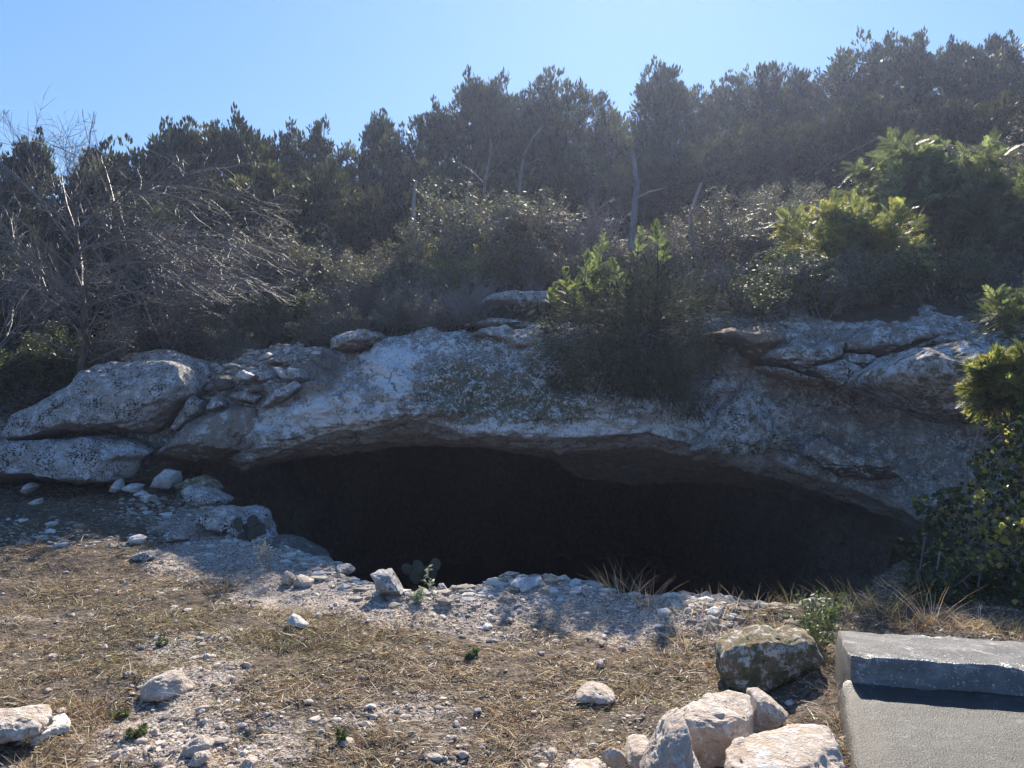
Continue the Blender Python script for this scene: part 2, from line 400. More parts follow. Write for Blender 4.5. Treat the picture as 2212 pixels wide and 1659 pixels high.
# ------------------------------------------------------------------ rocks
_ico = {}
def ico(n):
    if n not in _ico:
        bm = bmesh.new(); bmesh.ops.create_icosphere(bm, subdivisions=n, radius=1)
        _ico[n] = (np.array([v.co[:] for v in bm.verts]), np.array([[v.index for v in f.verts] for f in bm.faces])); bm.free()
    return _ico[n]

def rock_mesh(outline, e1, e2, e3, tf, tb, boxy=.7, amp=.05, seed=1, sub=5, facets=14, strata=0.0, rnd=0):
    """outline: 3-D points (star shaped seen from their centre), e1/e2 span its plane, e3 is its normal."""
    P = np.array([list(p) for p in outline], float)
    e1, e2, e3 = [np.array(e, float) for e in (e1, e2, e3)]
    c = .5 * (P.max(0) + P.min(0)) * .5 + P.mean(0) * .5
    Q = P - c; qx, qy = Q @ e1, Q @ e2
    # densify the outline
    qx2 = []; qy2 = []
    for k in range(len(qx)):
        j = (k + 1) % len(qx)
        for t in np.linspace(0, 1, 8, endpoint=False):
            qx2.append(qx[k] * (1 - t) + qx[j] * t); qy2.append(qy[k] * (1 - t) + qy[j] * t)
    qx2, qy2 = np.array(qx2), np.array(qy2)
    th = np.arctan2(qy2, qx2); rr = np.hypot(qx2, qy2); o = np.argsort(th); th, rr = th[o], rr[o]
    V, Fc = ico(sub)
    a, b, h = V[:, 0], V[:, 1], V[:, 2]
    ang = np.arctan2(b, a); rad = np.interp(ang, np.concatenate([th - 2 * np.pi, th, th + 2 * np.pi]), np.tile(rr, 3))
    rho = np.hypot(a, b)
    m_ = np.abs(h) ** 1.0
    U_ = np.stack([np.cos(ang) * rho ** boxy, np.sin(ang) * rho ** boxy, np.sign(h) * m_ ** boxy], -1)
    rng = np.random.default_rng(seed)
    for k in range(facets):
        n = rng.normal(size=3); n[2] = (abs(n[2]) * 1.2 + .55) * (1 if rng.random() < .8 else -1); n /= np.linalg.norm(n)
        dd = rng.uniform(.72, .98); ex = np.maximum(0, U_ @ n - dd); U_ = U_ - (ex * .92)[:, None] * n[None] * .8
    size = rr.mean()
    hgt = np.where(U_[:, 2] > 0, tf, tb) * U_[:, 2]
    W = (U_[:, 0] * rad)[:, None] * e1 + (U_[:, 1] * rad)[:, None] * e2 + hgt[:, None] * e3
    D = nrm(W)
    s = 1 / size; q = W * s + seed * 7.7
    disp = amp * size * (1.0 * fbm(q[:, 0] * 1.6, q[:, 1] * 1.6, q[:, 2] * 2.0, 4, seed) + .35 * ridged(q[:, 0] * 3.2, q[:, 1] * 3.2, q[:, 2] * 5, 4, seed + 5)
                         + .22 * fbm(q[:, 0] * 12, q[:, 1] * 12, q[:, 2] * 16, 3, seed + 8) + .2 * ridged(q[:, 0] * 7, q[:, 1] * 7, q[:, 2] * 12, 3, seed + 9))
    pit = np.maximum(0, vnoise(q[:, 0] * 4, q[:, 1] * 4, q[:, 2] * 4, seed + 11) - .3)
    disp -= amp * size * 2.2 * pit + amp * size * 1.5 * np.maximum(0, vnoise(q[:, 0] * 9, q[:, 1] * 9, q[:, 2] * 9, seed + 12) - .35)
    if strata: disp += strata * size * np.round(vnoise(q[:, 0] * .8, q[:, 1] * .8, W[:, 2] * s * 7, seed + 3) * 2) / 2
    W = W + D * disp[:, None]
    return c, W, Fc

ROCKN = [0]
def add_rock(name, k, pts, Y=None, mode='v', label='', cat='rock', mat=None, thick=None, tb=None, ztop=None, group=None, parent=None, **kw):
    pp = zz(k, pts); ROCKN[0] += 1
    xs_ = [p[0] for p in pp]; ys_ = [p[1] for p in pp]
    if mode == 'g':      # stands on the ground: find the distance from its lowest pixel row
        yb = max(ys_); Yf = CAMZ * F / (yb - 829.5)
        for _ in range(8):
            X = (sum(xs_) / len(xs_) - 1106) / F * Yf
            Yf = (CAMZ - gpt(X, Yf)) * F / (yb - 829.5)
        wid = (max(xs_) - min(xs_)) / F * Yf
        th = thick if thick is not None else wid * .38
        Y = Yf + th * .55
        tf, tbk = th, th
        out = [at(x, y, Y) for x, y in pp]; axes = ((1, 0, 0), (0, 0, 1), (0, -1, 0))
    elif mode == 'v':
        wid = (max(xs_) - min(xs_)) / F * Y
        tf = thick if thick is not None else wid * .3; tbk = tb if tb is not None else tf * 1.4
        out = [at(x, y, Y) for x, y in pp]; axes = ((1, 0, 0), (0, 0, 1), (0, -1, 0))
    else:                # plan: outline of the top face at height ztop
        out = [at(x, y, (CAMZ - ztop) * F / (y - 829.5)) for x, y in pp]
        tf = thick * .5; tbk = thick * .5; axes = ((1, 0, 0), (0, 1, 0), (0, 0, 1))
        out = [p - Vector((0, 0, tf * .7)) for p in out]
    kw.setdefault('seed', 100 + ROCKN[0])
    c, W, Fc = rock_mesh(out, *axes, tf, tbk, **kw)
    base = W[:, 2].min()
    org = Vector((c[0], c[1], c[2] + base))
    me = mesh_arrays(name, W - np.array([0, 0, base]), Fc, smooth=True)
    o = link(name, me, mat, parent, org)
    if parent is None: tag(o, label, cat, group)
    return o

MR = {
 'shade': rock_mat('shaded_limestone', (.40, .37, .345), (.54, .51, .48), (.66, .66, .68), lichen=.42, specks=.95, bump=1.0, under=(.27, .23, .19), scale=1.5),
 'pale': rock_mat('pale_limestone', (.58, .47, .38), (.68, .59, .50), (.74, .69, .64), lichen=.38, specks=.12, bump=.9, rust=.5, scale=1.9),
 'moss': rock_mat('mossy_limestone', (.20, .155, .09), (.30, .24, .15), (.56, .54, .50), lichen=.42, specks=.35, moss=.40, bump=.7, scale=2.2, rust=.5),
 'white': rock_mat('white_limestone', (.48, .46, .43), (.58, .56, .53), (.68, .68, .67), lichen=.4, specks=.12, bump=.4, scale=3),
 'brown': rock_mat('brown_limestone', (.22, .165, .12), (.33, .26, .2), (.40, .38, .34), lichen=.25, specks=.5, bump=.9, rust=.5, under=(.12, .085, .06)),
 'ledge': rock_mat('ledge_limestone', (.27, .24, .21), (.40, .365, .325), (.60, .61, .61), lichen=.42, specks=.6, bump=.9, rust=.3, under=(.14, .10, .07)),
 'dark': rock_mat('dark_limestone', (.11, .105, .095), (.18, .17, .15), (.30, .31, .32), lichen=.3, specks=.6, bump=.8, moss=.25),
}
# left boulder pile
P_ = 'rocks of the pile left of the cave'
add_rock('boulder', 1, [(800,380),(850,320),(1000,296),(1180,298),(1310,368),(1372,480),(1350,600),(1270,640),(1100,640),(900,560)], 10.4, label='rounded grey boulder rising just behind the big speckled boulder', cat='boulder', mat=MR['shade'], thick=.45, tb=.8, amp=.07, sub=6, boxy=.75)
add_rock('boulder', 1, [(95,880),(110,720),(250,650),(460,530),(600,420),(740,375),(900,368),(1080,360),(1190,400),(1260,500),(1250,590),(1100,700),(1030,790),(960,832),(760,815),(550,806),(370,850),(200,885)], 9.7, label='largest grey boulder with black lichen specks, left of the cave mouth', cat='boulder', mat=MR['shade'], thick=.62, tb=1.0, amp=.05, sub=6, boxy=.62, facets=12)
add_rock('boulder', 1, [(-180,950),(-40,905),(170,890),(430,858),(600,850),(820,880),(930,935),(1000,950),(930,1000),(850,1125),(600,1150),(330,1125),(0,1165),(-180,1150)], 9.35, label='long low boulder with pointed right end under the largest boulder', cat='boulder', mat=MR['shade'], thick=.62, tb=.9, amp=.055, sub=6, boxy=.6, facets=12)
add_rock('rock', 1, [(1125,800),(1180,690),(1240,588),(1330,620),(1300,705),(1160,822)], 9.7, label='narrow upright rock wedged beside the largest boulder', mat=MR['shade'], thick=.2, amp=.05)
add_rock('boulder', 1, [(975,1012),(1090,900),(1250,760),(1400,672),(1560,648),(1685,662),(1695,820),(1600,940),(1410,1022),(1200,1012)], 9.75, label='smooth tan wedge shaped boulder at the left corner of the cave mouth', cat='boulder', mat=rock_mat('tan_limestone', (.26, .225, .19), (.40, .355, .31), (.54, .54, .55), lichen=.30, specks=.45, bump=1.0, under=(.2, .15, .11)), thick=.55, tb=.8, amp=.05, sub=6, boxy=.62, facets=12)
rub = [
 ([(1480,575),(1620,548),(1695,590),(1650,640),(1560,625)], 10.0, 'flat pale rock on top of the tan wedge boulder', 'ledge'),
 ([(1688,665),(1800,550),(1900,488),(1945,530),(1880,595),(1760,672)], 9.8, 'long slanting rock leaning against the cliff left edge', 'shade'),
 ([(1670,440),(1760,423),(1815,470),(1760,518),(1690,492)], 10.3, 'blocky grey rock in the middle of the rubble slope', 'shade'),
 ([(1690,375),(1850,318),(1990,318),(1975,372),(1850,405)], 10.5, 'wide flat rock near the top of the rubble slope', 'ledge'),
 ([(1528,468),(1580,423),(1655,458),(1620,495),(1550,495)], 10.2, 'small bluish white rock shining on the rubble slope', 'white'),
 ([(1850,440),(1885,405),(1960,425),(2005,480),(1940,515),(1870,480)], 10.15, 'rounded rock against the cliff left edge below the flat rubble rock', 'shade'),
 ([(1350,655),(1380,593),(1455,650),(1400,690),(1365,690)], 9.9, 'small grey pyramid shaped rock behind the tan wedge boulder', 'shade'),
 ([(1768,405),(1800,403),(1885,478),(1845,486)], 10.1, 'thin pale stick shaped rock on the rubble slope', 'white'),
 ([(1440,385),(1500,378),(1550,392),(1530,412),(1460,410)], 10.6, 'small flat pale slab highest on the rubble slope', 'white'),
 ([(1840,330),(1870,295),(1900,275),(1895,310),(1865,335)], 10.6, 'thin upright pale flake on the flat rubble rock', 'white'),
 ([(1700,335),(1745,308),(1765,325),(1740,350)], 10.65, 'small tilted pale rock left of the flat rubble rock', 'white'),
 ([(1600,560),(1640,520),(1690,530),(1700,560),(1640,575)], 10.0, 'small brown rock wedged between two pale rubble rocks', 'brown'),
 ([(1385,500),(1440,455),(1510,480),(1500,540),(1430,560),(1390,545)], 10.15, 'dull grey rock at the left side of the rubble slope', 'dark'),
]
for pts, Y, lab, mt in rub:
    add_rock('rubble_rock', 1, pts, Y - .38, label=lab, mat=MR[mt], group='rocks on the rubble slope left of the cliff', amp=.09, sub=4, boxy=.6, thick=.16)
cor = [
 ([(985,1185),(1020,1120),(1070,1068),(1155,1082),(1155,1150),(1100,1192)], 9.2, 'upright grey block at the left corner of the cave mouth', 'white', .16),
 ([(1188,1200),(1240,1163),(1340,1190),(1490,1272),(1460,1305),(1360,1318),(1220,1275)], 8.75, 'slanting smooth block with a flat end on the cave rim', 'shade', .22),
 ([(800,1192),(850,1158),(912,1172),(890,1215),(820,1215)], 8.9, 'white stone lying in front of the tan wedge boulder', 'white', .12),
 ([(708,1210),(735,1165),(770,1128),(792,1195),(760,1220)], 9.0, 'small pointed pale stone left of the white stone', 'white', .1),
 ([(138,1210),(190,1150),(225,1180),(175,1225)], 8.9, 'pale stone at the foot of the long low boulder', 'white', .12),
 ([(1130,1165),(1230,1128),(1300,1112),(1400,1165),(1438,1215),(1300,1215),(1170,1200)], 8.95, 'green mossy rock behind the slanting smooth block', 'moss', .2),
 ([(905,1250),(940,1225),(985,1240),(960,1270)], 8.5, 'small white cobble below the white stone', 'white', .07),
 ([(190,1290),(225,1265),(275,1250),(260,1290),(210,1305)], 8.3, 'angular white cobble on the shaded ground at far left', 'white', .08),
 ([(870,1230),(910,1205),(945,1225),(900,1245)], 8.6, 'flat white cobble between larger white stones', 'white', .07),
]
for pts, Y, lab, mt, th in cor:
    add_rock('stone', 1, pts, Y, label=lab, cat='stone', mat=MR[mt], amp=.07, sub=4, boxy=.6, thick=th)
# rim outcrop beside the left cactus
add_rock('rock_outcrop', 1, [(1270,1400),(1340,1340),(1450,1300),(1600,1325),(1695,1372),(1735,1450),(1760,1540),(1640,1560),(1540,1470),(1420,1440)], 8.1, label='crumbly pale outcrop along the left rim of the cave pit', cat='outcrop', mat=MR['shade'], thick=.4, amp=.12, sub=5, strata=.03)
add_rock('rock_outcrop', 1, [(1740,1500),(1800,1500),(1950,1570),(2110,1640),(2105,1720),(1900,1690),(1760,1580)], 7.6, label='dark ridge of rock running down the pit rim', cat='outcrop', mat=MR['dark'], thick=.3, amp=.12, sub=5)
# ledges on the cliff
led = [
 (2, [(190,400),(250,345),(420,335),(535,362),(480,420),(330,468),(200,465)], 10.0, 'brown grey overhanging ledge at the top left of the cliff', 'ledge', .5, .9),
 (2, [(1050,365),(1200,318),(1400,312),(1560,365),(1720,420),(1730,505),(1560,555),(1400,515),(1270,490),(1220,410),(1100,380)], 9.95, 'large cracked ledge above the mossy middle of the cliff', 'ledge', .55, 1.0),
 (2, [(1120,160),(1200,110),(1350,85),(1570,88),(1640,150),(1520,200),(1380,222),(1200,200)], 11.0, 'pale lichen covered ledge high above the cracked ledge', 'shade', .5, .8),
 (2, [(1000,300),(1200,255),(1500,290),(1650,300),(1600,335),(1300,330)], 10.5, 'thin ledge layer just over the large cracked ledge', 'ledge', .4, .8),
 (3, [(290,335),(450,288),(700,305),(765,370),(660,420),(600,505),(520,470),(430,392)], 9.1, 'dark angular ledge right of the hanging cedar bush', 'brown', .4, .8),
 (3, [(610,480),(650,430),(780,388),(900,420),(1110,368),(1060,470),(840,562),(700,535)], 8.95, 'stepped pale ledge in the middle of the right cliff top', 'ledge', .35, .8),
 (3, [(1095,375),(1250,300),(1500,288),(1745,318),(1610,362),(1480,405),(1460,455),(1300,465),(1130,425)], 8.95, 'broad flat topped ledge left of the sunlit slab', 'ledge', .4, .9),
 (3, [(900,540),(1100,495),(1225,560),(1222,622),(1060,642),(980,600)], 8.75, 'rounded pale ledge block below the broad ledge', 'shade', .25, .6),
 (3, [(600,525),(720,540),(850,580),(1010,625),(820,622),(640,565)], 8.75, 'thin slanting white band of rock under the stepped ledge', 'shade', .2, .5),
 (3, [(1120,450),(1290,465),(1310,520),(1200,545),(1110,500)], 8.8, 'small grey block tucked under the broad ledge', 'ledge', .2, .5),
 (3, [(1450,400),(1620,345),(1830,330),(1850,375),(1600,430),(1480,440)], 8.85, 'thin dark layer between the broad ledge and the sunlit slab', 'ledge', .35, .7),
 (3, [(560,110),(650,95),(720,100),(690,135),(590,140)], 10.6, 'small pale rock showing among shrubs above the right cliff', 'white', .15, .3),
]
for k, pts, Y, lab, mt, th, tbk in led:
    add_rock('rock_ledge', k, pts, Y, label=lab, cat='ledge', mat=MR[mt], thick=th, tb=tbk, amp=.10, sub=5, boxy=.55, strata=.04, facets=10)
add_rock('rock_slab', 3, [(1290,590),(1340,530),(1440,455),(1500,418),(1640,428),(1830,378),(2070,440),(2140,530),(2030,640),(2000,770),(1950,885),(1850,888),(1700,850),(1560,772),(1420,692),(1310,645)], 7.75, label='great overhanging slab with sunlit top at the right end of the cliff', cat='rock slab', mat=rock_mat('slab_limestone', (.30, .28, .25), (.40, .38, .35), (.56, .56, .57), lichen=.5, specks=.7, bump=.8, moss=.35, scale=1.2), thick=.7, tb=1.3, amp=.06, sub=6, boxy=.55, facets=12)
add_rock('stone', 2, [(918,412),(935,372),(965,348),(968,392),(945,416)], 9.9, label='thin upright pale stone on the cliff top beside the bare shrub', cat='stone', mat=MR['white'], thick=.05, amp=.05, sub=4)
add_rock('stone', 2, [(1085,455),(1130,418),(1168,450),(1142,512),(1100,505)], 9.75, label='rusty brown stone at the left end of the cracked ledge', cat='stone', mat=MR['brown'], thick=.1, amp=.08, sub=4)
add_rock('rock_mound', 3, [(180,1035),(300,890),(400,775),(480,700),(540,668),(605,720),(665,830),(730,950),(860,1045),(700,1085),(500,1085),(300,1060)], 8.95, label='cone shaped lichen grey mound bulging from the right cliff face', cat='rock mound', mat=rock_mat('mound_limestone', (.30, .29, .27), (.42, .41, .38), (.60, .63, .63), lichen=.5, specks=.8, bump=1.0, moss=.2, scale=1.6), thick=.34, tb=.5, amp=.10, sub=6, boxy=.85, strata=.03)
add_rock('rock_ledge', 3, [(860,1060),(930,960),(1010,950),(1080,1040),(1250,1060),(1420,1120),(1440,1200),(1250,1215),(1080,1190),(930,1130)], 8.75, label='low bulging ledge above the cave lip at the right', cat='ledge', mat=MR['ledge'], thick=.28, tb=.5, amp=.1, sub=6, boxy=.7, strata=.05)
ROCKN[0] -= 2
# foreground rocks
fg = [
 ('boulder', 6, [(350,960),(370,910),(520,862),(600,825),(690,832),(740,858),(830,822),(905,850),(925,900),(957,960),(940,1025),(880,1090),(800,1150),(690,1172),(500,1175),(395,1135),(360,1040)], dict(thick=.2, amp=.06, sub=6, boxy=.55, facets=6), 'squarish mossy boulder standing beside the concrete block', 'boulder', 'moss'),
 ('stone', 5, [(1750,1185),(1800,1150),(1880,1128),(1960,1150),(2012,1190),(1990,1232),(1850,1228),(1765,1210)], dict(thick=.11, amp=.05, sub=5, boxy=.5), 'flat cream stone alone on the straw left of the boulders', 'stone', 'pale'),
 ('stone', 4, [(905,1215),(935,1120),(990,1070),(1080,1038),(1160,1050),(1200,1100),(1242,1150),(1180,1205),(1090,1190),(980,1215)], dict(thick=.12, amp=.06, sub=5, boxy=.65), 'rounded cream stone with a pointed top on the gravel at left', 'stone', 'pale'),
 ('stone', 4, [(1150,1600),(1200,1505),(1290,1458),(1385,1500),(1350,1545),(1260,1600)], dict(thick=.06, amp=.07, sub=5), 'tan arched stone near the bottom edge left of centre', 'stone', 'pale'),
 ('stone', 4, [(1220,1640),(1260,1568),(1340,1558),(1362,1600),(1310,1650)], dict(thick=.05, amp=.07, sub=5), 'small pink white stone in front of the tan arched stone', 'stone', 'pale'),
 ('stone', 4, [(1555,1640),(1600,1588),(1665,1605),(1660,1670),(1580,1680)], dict(thick=.05, amp=.07, sub=5), 'small orange tinted stone at the bottom edge left of centre', 'stone', 'pale'),
 ('stone', 4, [(1818,465),(1850,383),(1880,395),(1908,425),(1885,470)], dict(thick=.07, amp=.08, sub=4), 'small pointed sunlit rock on the rim path', 'stone', 'pale'),
 ('stone', 4, [(1898,475),(1930,412),(1985,425),(2030,440),(2025,480),(1950,485)], dict(thick=.08, amp=.1, sub=4), 'crumbly sunlit rock right of the small pointed rock', 'stone', 'pale'),
 ('stone', 4, [(1858,700),(1895,662),(1950,695),(2000,725),(1990,750),(1900,735)], dict(thick=.06, amp=.08, sub=4), 'low white stone half buried in the pale rim gravel', 'stone', 'white'),
 ('stone', 4, [(828,190),(845,160),(890,148),(945,165),(935,205),(860,212)], dict(thick=.1, amp=.07, sub=4), 'white oval stone in the tree shadow at left', 'stone', 'white'),
 ('stone', 4, [(1065,185),(1100,130),(1165,108),(1225,172),(1160,200)], dict(thick=.12, amp=.07, sub=4), 'dull peaked stone right of the white oval stone', 'stone', 'ledge'),
 ('stone', 4, [(840,305),(870,275),(960,255),(1010,285),(980,310),(880,318)], dict(thick=.1, amp=.07, sub=4), 'low rough pale rock at the upper edge of the sunlit grass', 'stone', 'shade'),
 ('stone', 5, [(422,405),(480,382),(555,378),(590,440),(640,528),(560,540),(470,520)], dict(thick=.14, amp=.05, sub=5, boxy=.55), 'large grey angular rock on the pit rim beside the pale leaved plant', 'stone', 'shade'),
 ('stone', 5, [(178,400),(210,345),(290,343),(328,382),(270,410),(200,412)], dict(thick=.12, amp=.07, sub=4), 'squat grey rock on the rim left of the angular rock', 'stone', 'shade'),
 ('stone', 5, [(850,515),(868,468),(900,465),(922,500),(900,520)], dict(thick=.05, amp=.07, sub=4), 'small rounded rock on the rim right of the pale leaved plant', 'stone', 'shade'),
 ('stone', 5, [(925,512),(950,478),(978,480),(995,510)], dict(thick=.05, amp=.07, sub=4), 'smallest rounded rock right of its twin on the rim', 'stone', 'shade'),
 ('stone', 5, [(665,570),(700,538),(760,545),(820,560),(800,585),(700,588)], dict(thick=.05, amp=.07, sub=4), 'flat sunlit stone at the foot of the pale leaved plant', 'stone', 'pale'),
 ('stone', 5, [(1135,750),(1170,728),(1220,735),(1215,755),(1160,762)], dict(thick=.05, amp=.07, sub=4), 'flat white stone on the sunlit gravel near the rim', 'stone', 'white'),
 ('stone', 5, [(1290,725),(1310,685),(1345,690),(1345,720)], dict(thick=.05, amp=.07, sub=4), 'small dark sided stone right of the flat white stone', 'stone', 'shade'),
 ('stone', 5, [(1890,985),(1900,965),(1935,968),(1945,1000),(1915,1015)], dict(thick=.035, amp=.07, sub=4), 'round pinkish stone above the flat cream stone', 'stone', 'pale'),
 ('stone', 5, [(1095,1300),(1100,1280),(1140,1275),(1150,1300),(1125,1315)], dict(thick=.03, amp=.07, sub=4), 'small grey cobble in a dark hollow at the centre of the straw', 'stone', 'shade'),
 ('stone', 4, [(280,1175),(300,1145),(335,1150),(330,1175)], dict(thick=.03, amp=.07, sub=4), 'small reddish stone above the broken slab at left', 'stone', 'pale'),
 ('stone', 4, [(318,945),(325,920),(355,922),(358,945),(335,955)], dict(thick=.035, amp=.07, sub=4), 'single pink cobble in the left grass', 'stone', 'pale'),
 ('stone', 4, [(800,1060),(815,1035),(845,1040),(848,1065),(820,1072)], dict(thick=.03, amp=.07, sub=4), 'dark cobble left of the rounded cream stone', 'stone', 'ledge'),
 ('stone', 6, [(760,1270),(785,1250),(815,1258),(800,1280)], dict(thick=.03, amp=.07, sub=4), 'small white chip in the shadow of the mossy boulder', 'stone', 'white'),
 ('stone', 5, [(1565,1560),(1600,1535),(1640,1560),(1620,1600),(1580,1600)], dict(thick=.05, amp=.07, sub=4), 'small pale cobble above the slab at the bottom edge', 'stone', 'pale'),
 ('stone', 5, [(220,1500),(260,1470),(310,1480),(320,1510),(260,1520)], dict(thick=.04, amp=.07, sub=4), 'flat pinkish cobble low at the centre left', 'stone', 'pale'),
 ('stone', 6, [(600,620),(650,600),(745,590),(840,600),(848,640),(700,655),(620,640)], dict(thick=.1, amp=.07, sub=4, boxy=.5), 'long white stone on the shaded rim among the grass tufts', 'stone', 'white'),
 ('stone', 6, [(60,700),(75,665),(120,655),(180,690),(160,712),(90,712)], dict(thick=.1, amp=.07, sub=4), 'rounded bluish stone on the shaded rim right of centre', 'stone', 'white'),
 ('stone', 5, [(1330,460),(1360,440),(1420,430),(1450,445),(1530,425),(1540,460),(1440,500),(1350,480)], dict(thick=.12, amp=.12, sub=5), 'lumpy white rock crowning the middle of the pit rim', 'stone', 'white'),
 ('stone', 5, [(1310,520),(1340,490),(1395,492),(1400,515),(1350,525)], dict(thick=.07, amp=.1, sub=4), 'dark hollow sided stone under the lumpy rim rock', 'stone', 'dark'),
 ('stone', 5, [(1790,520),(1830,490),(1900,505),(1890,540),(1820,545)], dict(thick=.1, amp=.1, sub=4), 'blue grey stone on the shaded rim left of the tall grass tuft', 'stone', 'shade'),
]
for name, k, pts, kw, lab, cat, mt in fg:
    add_rock(name, k, pts, mode='g', label=lab, cat=cat, mat=MR[mt], **kw)
pl = [
 (6, [(45,1300),(120,1240),(280,1182),(420,1172),(560,1198),(560,1290),(520,1385),(430,1420),(330,1430),(220,1420),(150,1390),(110,1350),(50,1330)], .17, .26, 'flat pink cream slab at the back of the foreground rock group', 1),
 (6, [(395,1500),(450,1440),(540,1400),(780,1335),(900,1350),(1010,1400),(1080,1500),(1125,1640),(1140,1800),(800,1850),(500,1800),(410,1620)], .20, .30, 'biggest cream slab with pits, closest to the concrete block', 2),
 (5, [(1640,1690),(1660,1620),(1690,1570),(1800,1578),(1900,1572),(1965,1650),(1990,1720),(1900,1800),(1700,1800)], .10, .18, 'bright white slab cut by the bottom edge, leftmost of the rock group', 3),
 (4, [(-160,1235),(120,1245),(330,1228),(352,1268),(250,1345),(100,1375),(-20,1390),(-180,1390)], .16, .10, 'thin undercut cream slab at the left edge', 5),
 (5, [(1925,1542),(2000,1528),(2085,1538),(2075,1575),(1990,1572)], .07, .08, 'thin white slab left of the pointed rock', 6),
]
for k, pts, zt, th, lab, sd in pl:
    add_rock('rock_slab', k, pts, mode='p', ztop=zt, thick=th, label=lab, cat='rock slab', mat=MR['pale'], amp=.055, sub=6, boxy=.42, facets=7, seed=300 + sd)
add_rock('stone', 6, [(500,1420),(540,1310),(556,1208),(620,1200),(700,1258),(800,1330),(700,1400),(600,1440)], mode='g', label='grey wedge between the two largest cream slabs', cat='stone', mat=MR['pale'], thick=.12, amp=.05, sub=5, boxy=.5)
add_rock('rock', 6, [(-115,1700),(-60,1590),(0,1470),(40,1400),(85,1360),(130,1330),(160,1390),(170,1480),(200,1560),(255,1680),(270,1800),(100,1860),(-110,1850)], 3.06, label='tall pointed pinkish rock in front of the flat pink cream slab', mat=MR['pale'], thick=.17, tb=.17, amp=.05, sub=6, boxy=.72, facets=10)
add_rock('stone', 6, [(70,1660),(110,1615),(200,1590),(300,1620),(335,1680),(320,1760),(90,1760)], mode='g', label='low pale stone at the bottom edge right of the pointed rock', cat='stone', mat=MR['pale'], thick=.14, amp=.05, sub=5)
add_rock('stone', 5, [(2065,1580),(2110,1520),(2160,1498),(2235,1500),(2260,1580),(2180,1650),(2100,1640)], mode='g', label='pinkish stone left of the tall pointed rock', cat='stone', mat=MR['pale'], thick=.14, amp=.05, sub=5)
add_rock('stone', 4, [(185,1478),(250,1400),(330,1315),(420,1298),(450,1330),(452,1372),(330,1412),(240,1460)], mode='p', ztop=.05, thick=.05, label='white blade shaped shard leaning under the left edge slab', cat='stone', mat=MR['white'], amp=.05, sub=5, boxy=.4)

# ------------------------------------------------------------------ concrete block
def concrete_mat(name, tone, grain, seed, speck):
    m = M(name); co = m.n('TexCoord').outputs['Object']
    n1 = m.noise(co, 3.3, 6, .7, .4); n2 = m.noise(co, 140, 3, .6); n3 = m.noise(co, 25, 5, .7)
    c = m.mix(m.ramp(n1, [(.3, 0), (.7, 1)]), tuple(v * .62 for v in tone), tone)
    c = m.mix(m.ramp(n3, [(.5, 0), (.75, .45)]), c, tuple(v * .55 for v in tone))
    v = m.n('TexVoronoi', Vector=co, Scale=9.0)
    c = m.mix(m.ramp(m.math('ADD', v.outputs['Distance'], m.math('MULTIPLY', n3, .35)), [(.22, speck), (.33, 0)]), c, tuple(min(1, v * 1.9) for v in tone))
    st = m.noise(m.n('Mapping', Vector=co, Scale=(1.2, 2.5, 2)).outputs[0], 2.2, 7, .75, 1.2)
    c = m.mix(m.ramp(st, [(.40, 0), (.56, .85)]), c, tuple(v * .42 for v in tone))
    c = m.mix(m.ramp(m.noise(co, 6.5, 7, .8, .7), [(.55, 0), (.66, .8)]), c, tuple(min(1, v * 2.3) for v in tone))
    c = m.mix(m.ramp(m.noise(co, 60, 3, .8), [(.60, 0), (.68, .8)]), c, tuple(min(1, v * 3) for v in tone))
    zz_ = m.n('SeparateXYZ', Vector=co)
    soil = m.math('ADD', m.math('MULTIPLY', zz_.outputs[0], 9.0), m.math('MULTIPLY', m.math('SUBTRACT', m.noise(co, 14, 5, .7), .5), 2.2))
    c = m.mix(m.ramp(soil, [(.0, .45), (.35, 0)]), c, (.075, .062, .05))
    p = m.n('BsdfPrincipled', Base__Color=c, Roughness=.36 if grain > .8 else .5, Normal=m.n('Bump', Strength=grain, Distance=.02, Height=m.math('ADD', n2, m.math('MULTIPLY', n3, .5))))
    p.inputs['Specular IOR Level'].default_value = .5
    m.t.links.new(p.outputs[0], m.out.inputs[0]); return m.m
CB = empty('concrete_block', (1.72, 4.17, 0), 'grey concrete block with a raised curb and lower slab, cut by the right edge', 'concrete block')
CB.rotation_euler = (0, 0, R(-12.5))
def round_profile(pts, rads, step=.022):
    out = []; n = len(pts)
    for k in range(n):
        p = np.array(pts[k]); a = np.array(pts[k - 1]); b = np.array(pts[(k + 1) % n]); r = rads[k]
        da = (a - p) / np.linalg.norm(a - p); db = (b - p) / np.linalg.norm(b - p)
        if r > 0:
            for t in np.linspace(0, 1, 5): out.append((1 - t) ** 2 * (p + da * r) + 2 * t * (1 - t) * p + t * t * (p + db * r))
        else: out.append(p)
        q0 = out[-1]; q1 = b - db * 0 + (p - b) / np.linalg.norm(p - b) * rads[(k + 1) % n]
        m_ = int(np.linalg.norm(q1 - q0) / step)
        for t in range(1, m_): out.append(q0 + (q1 - q0) * t / m_)
    return np.array(out)
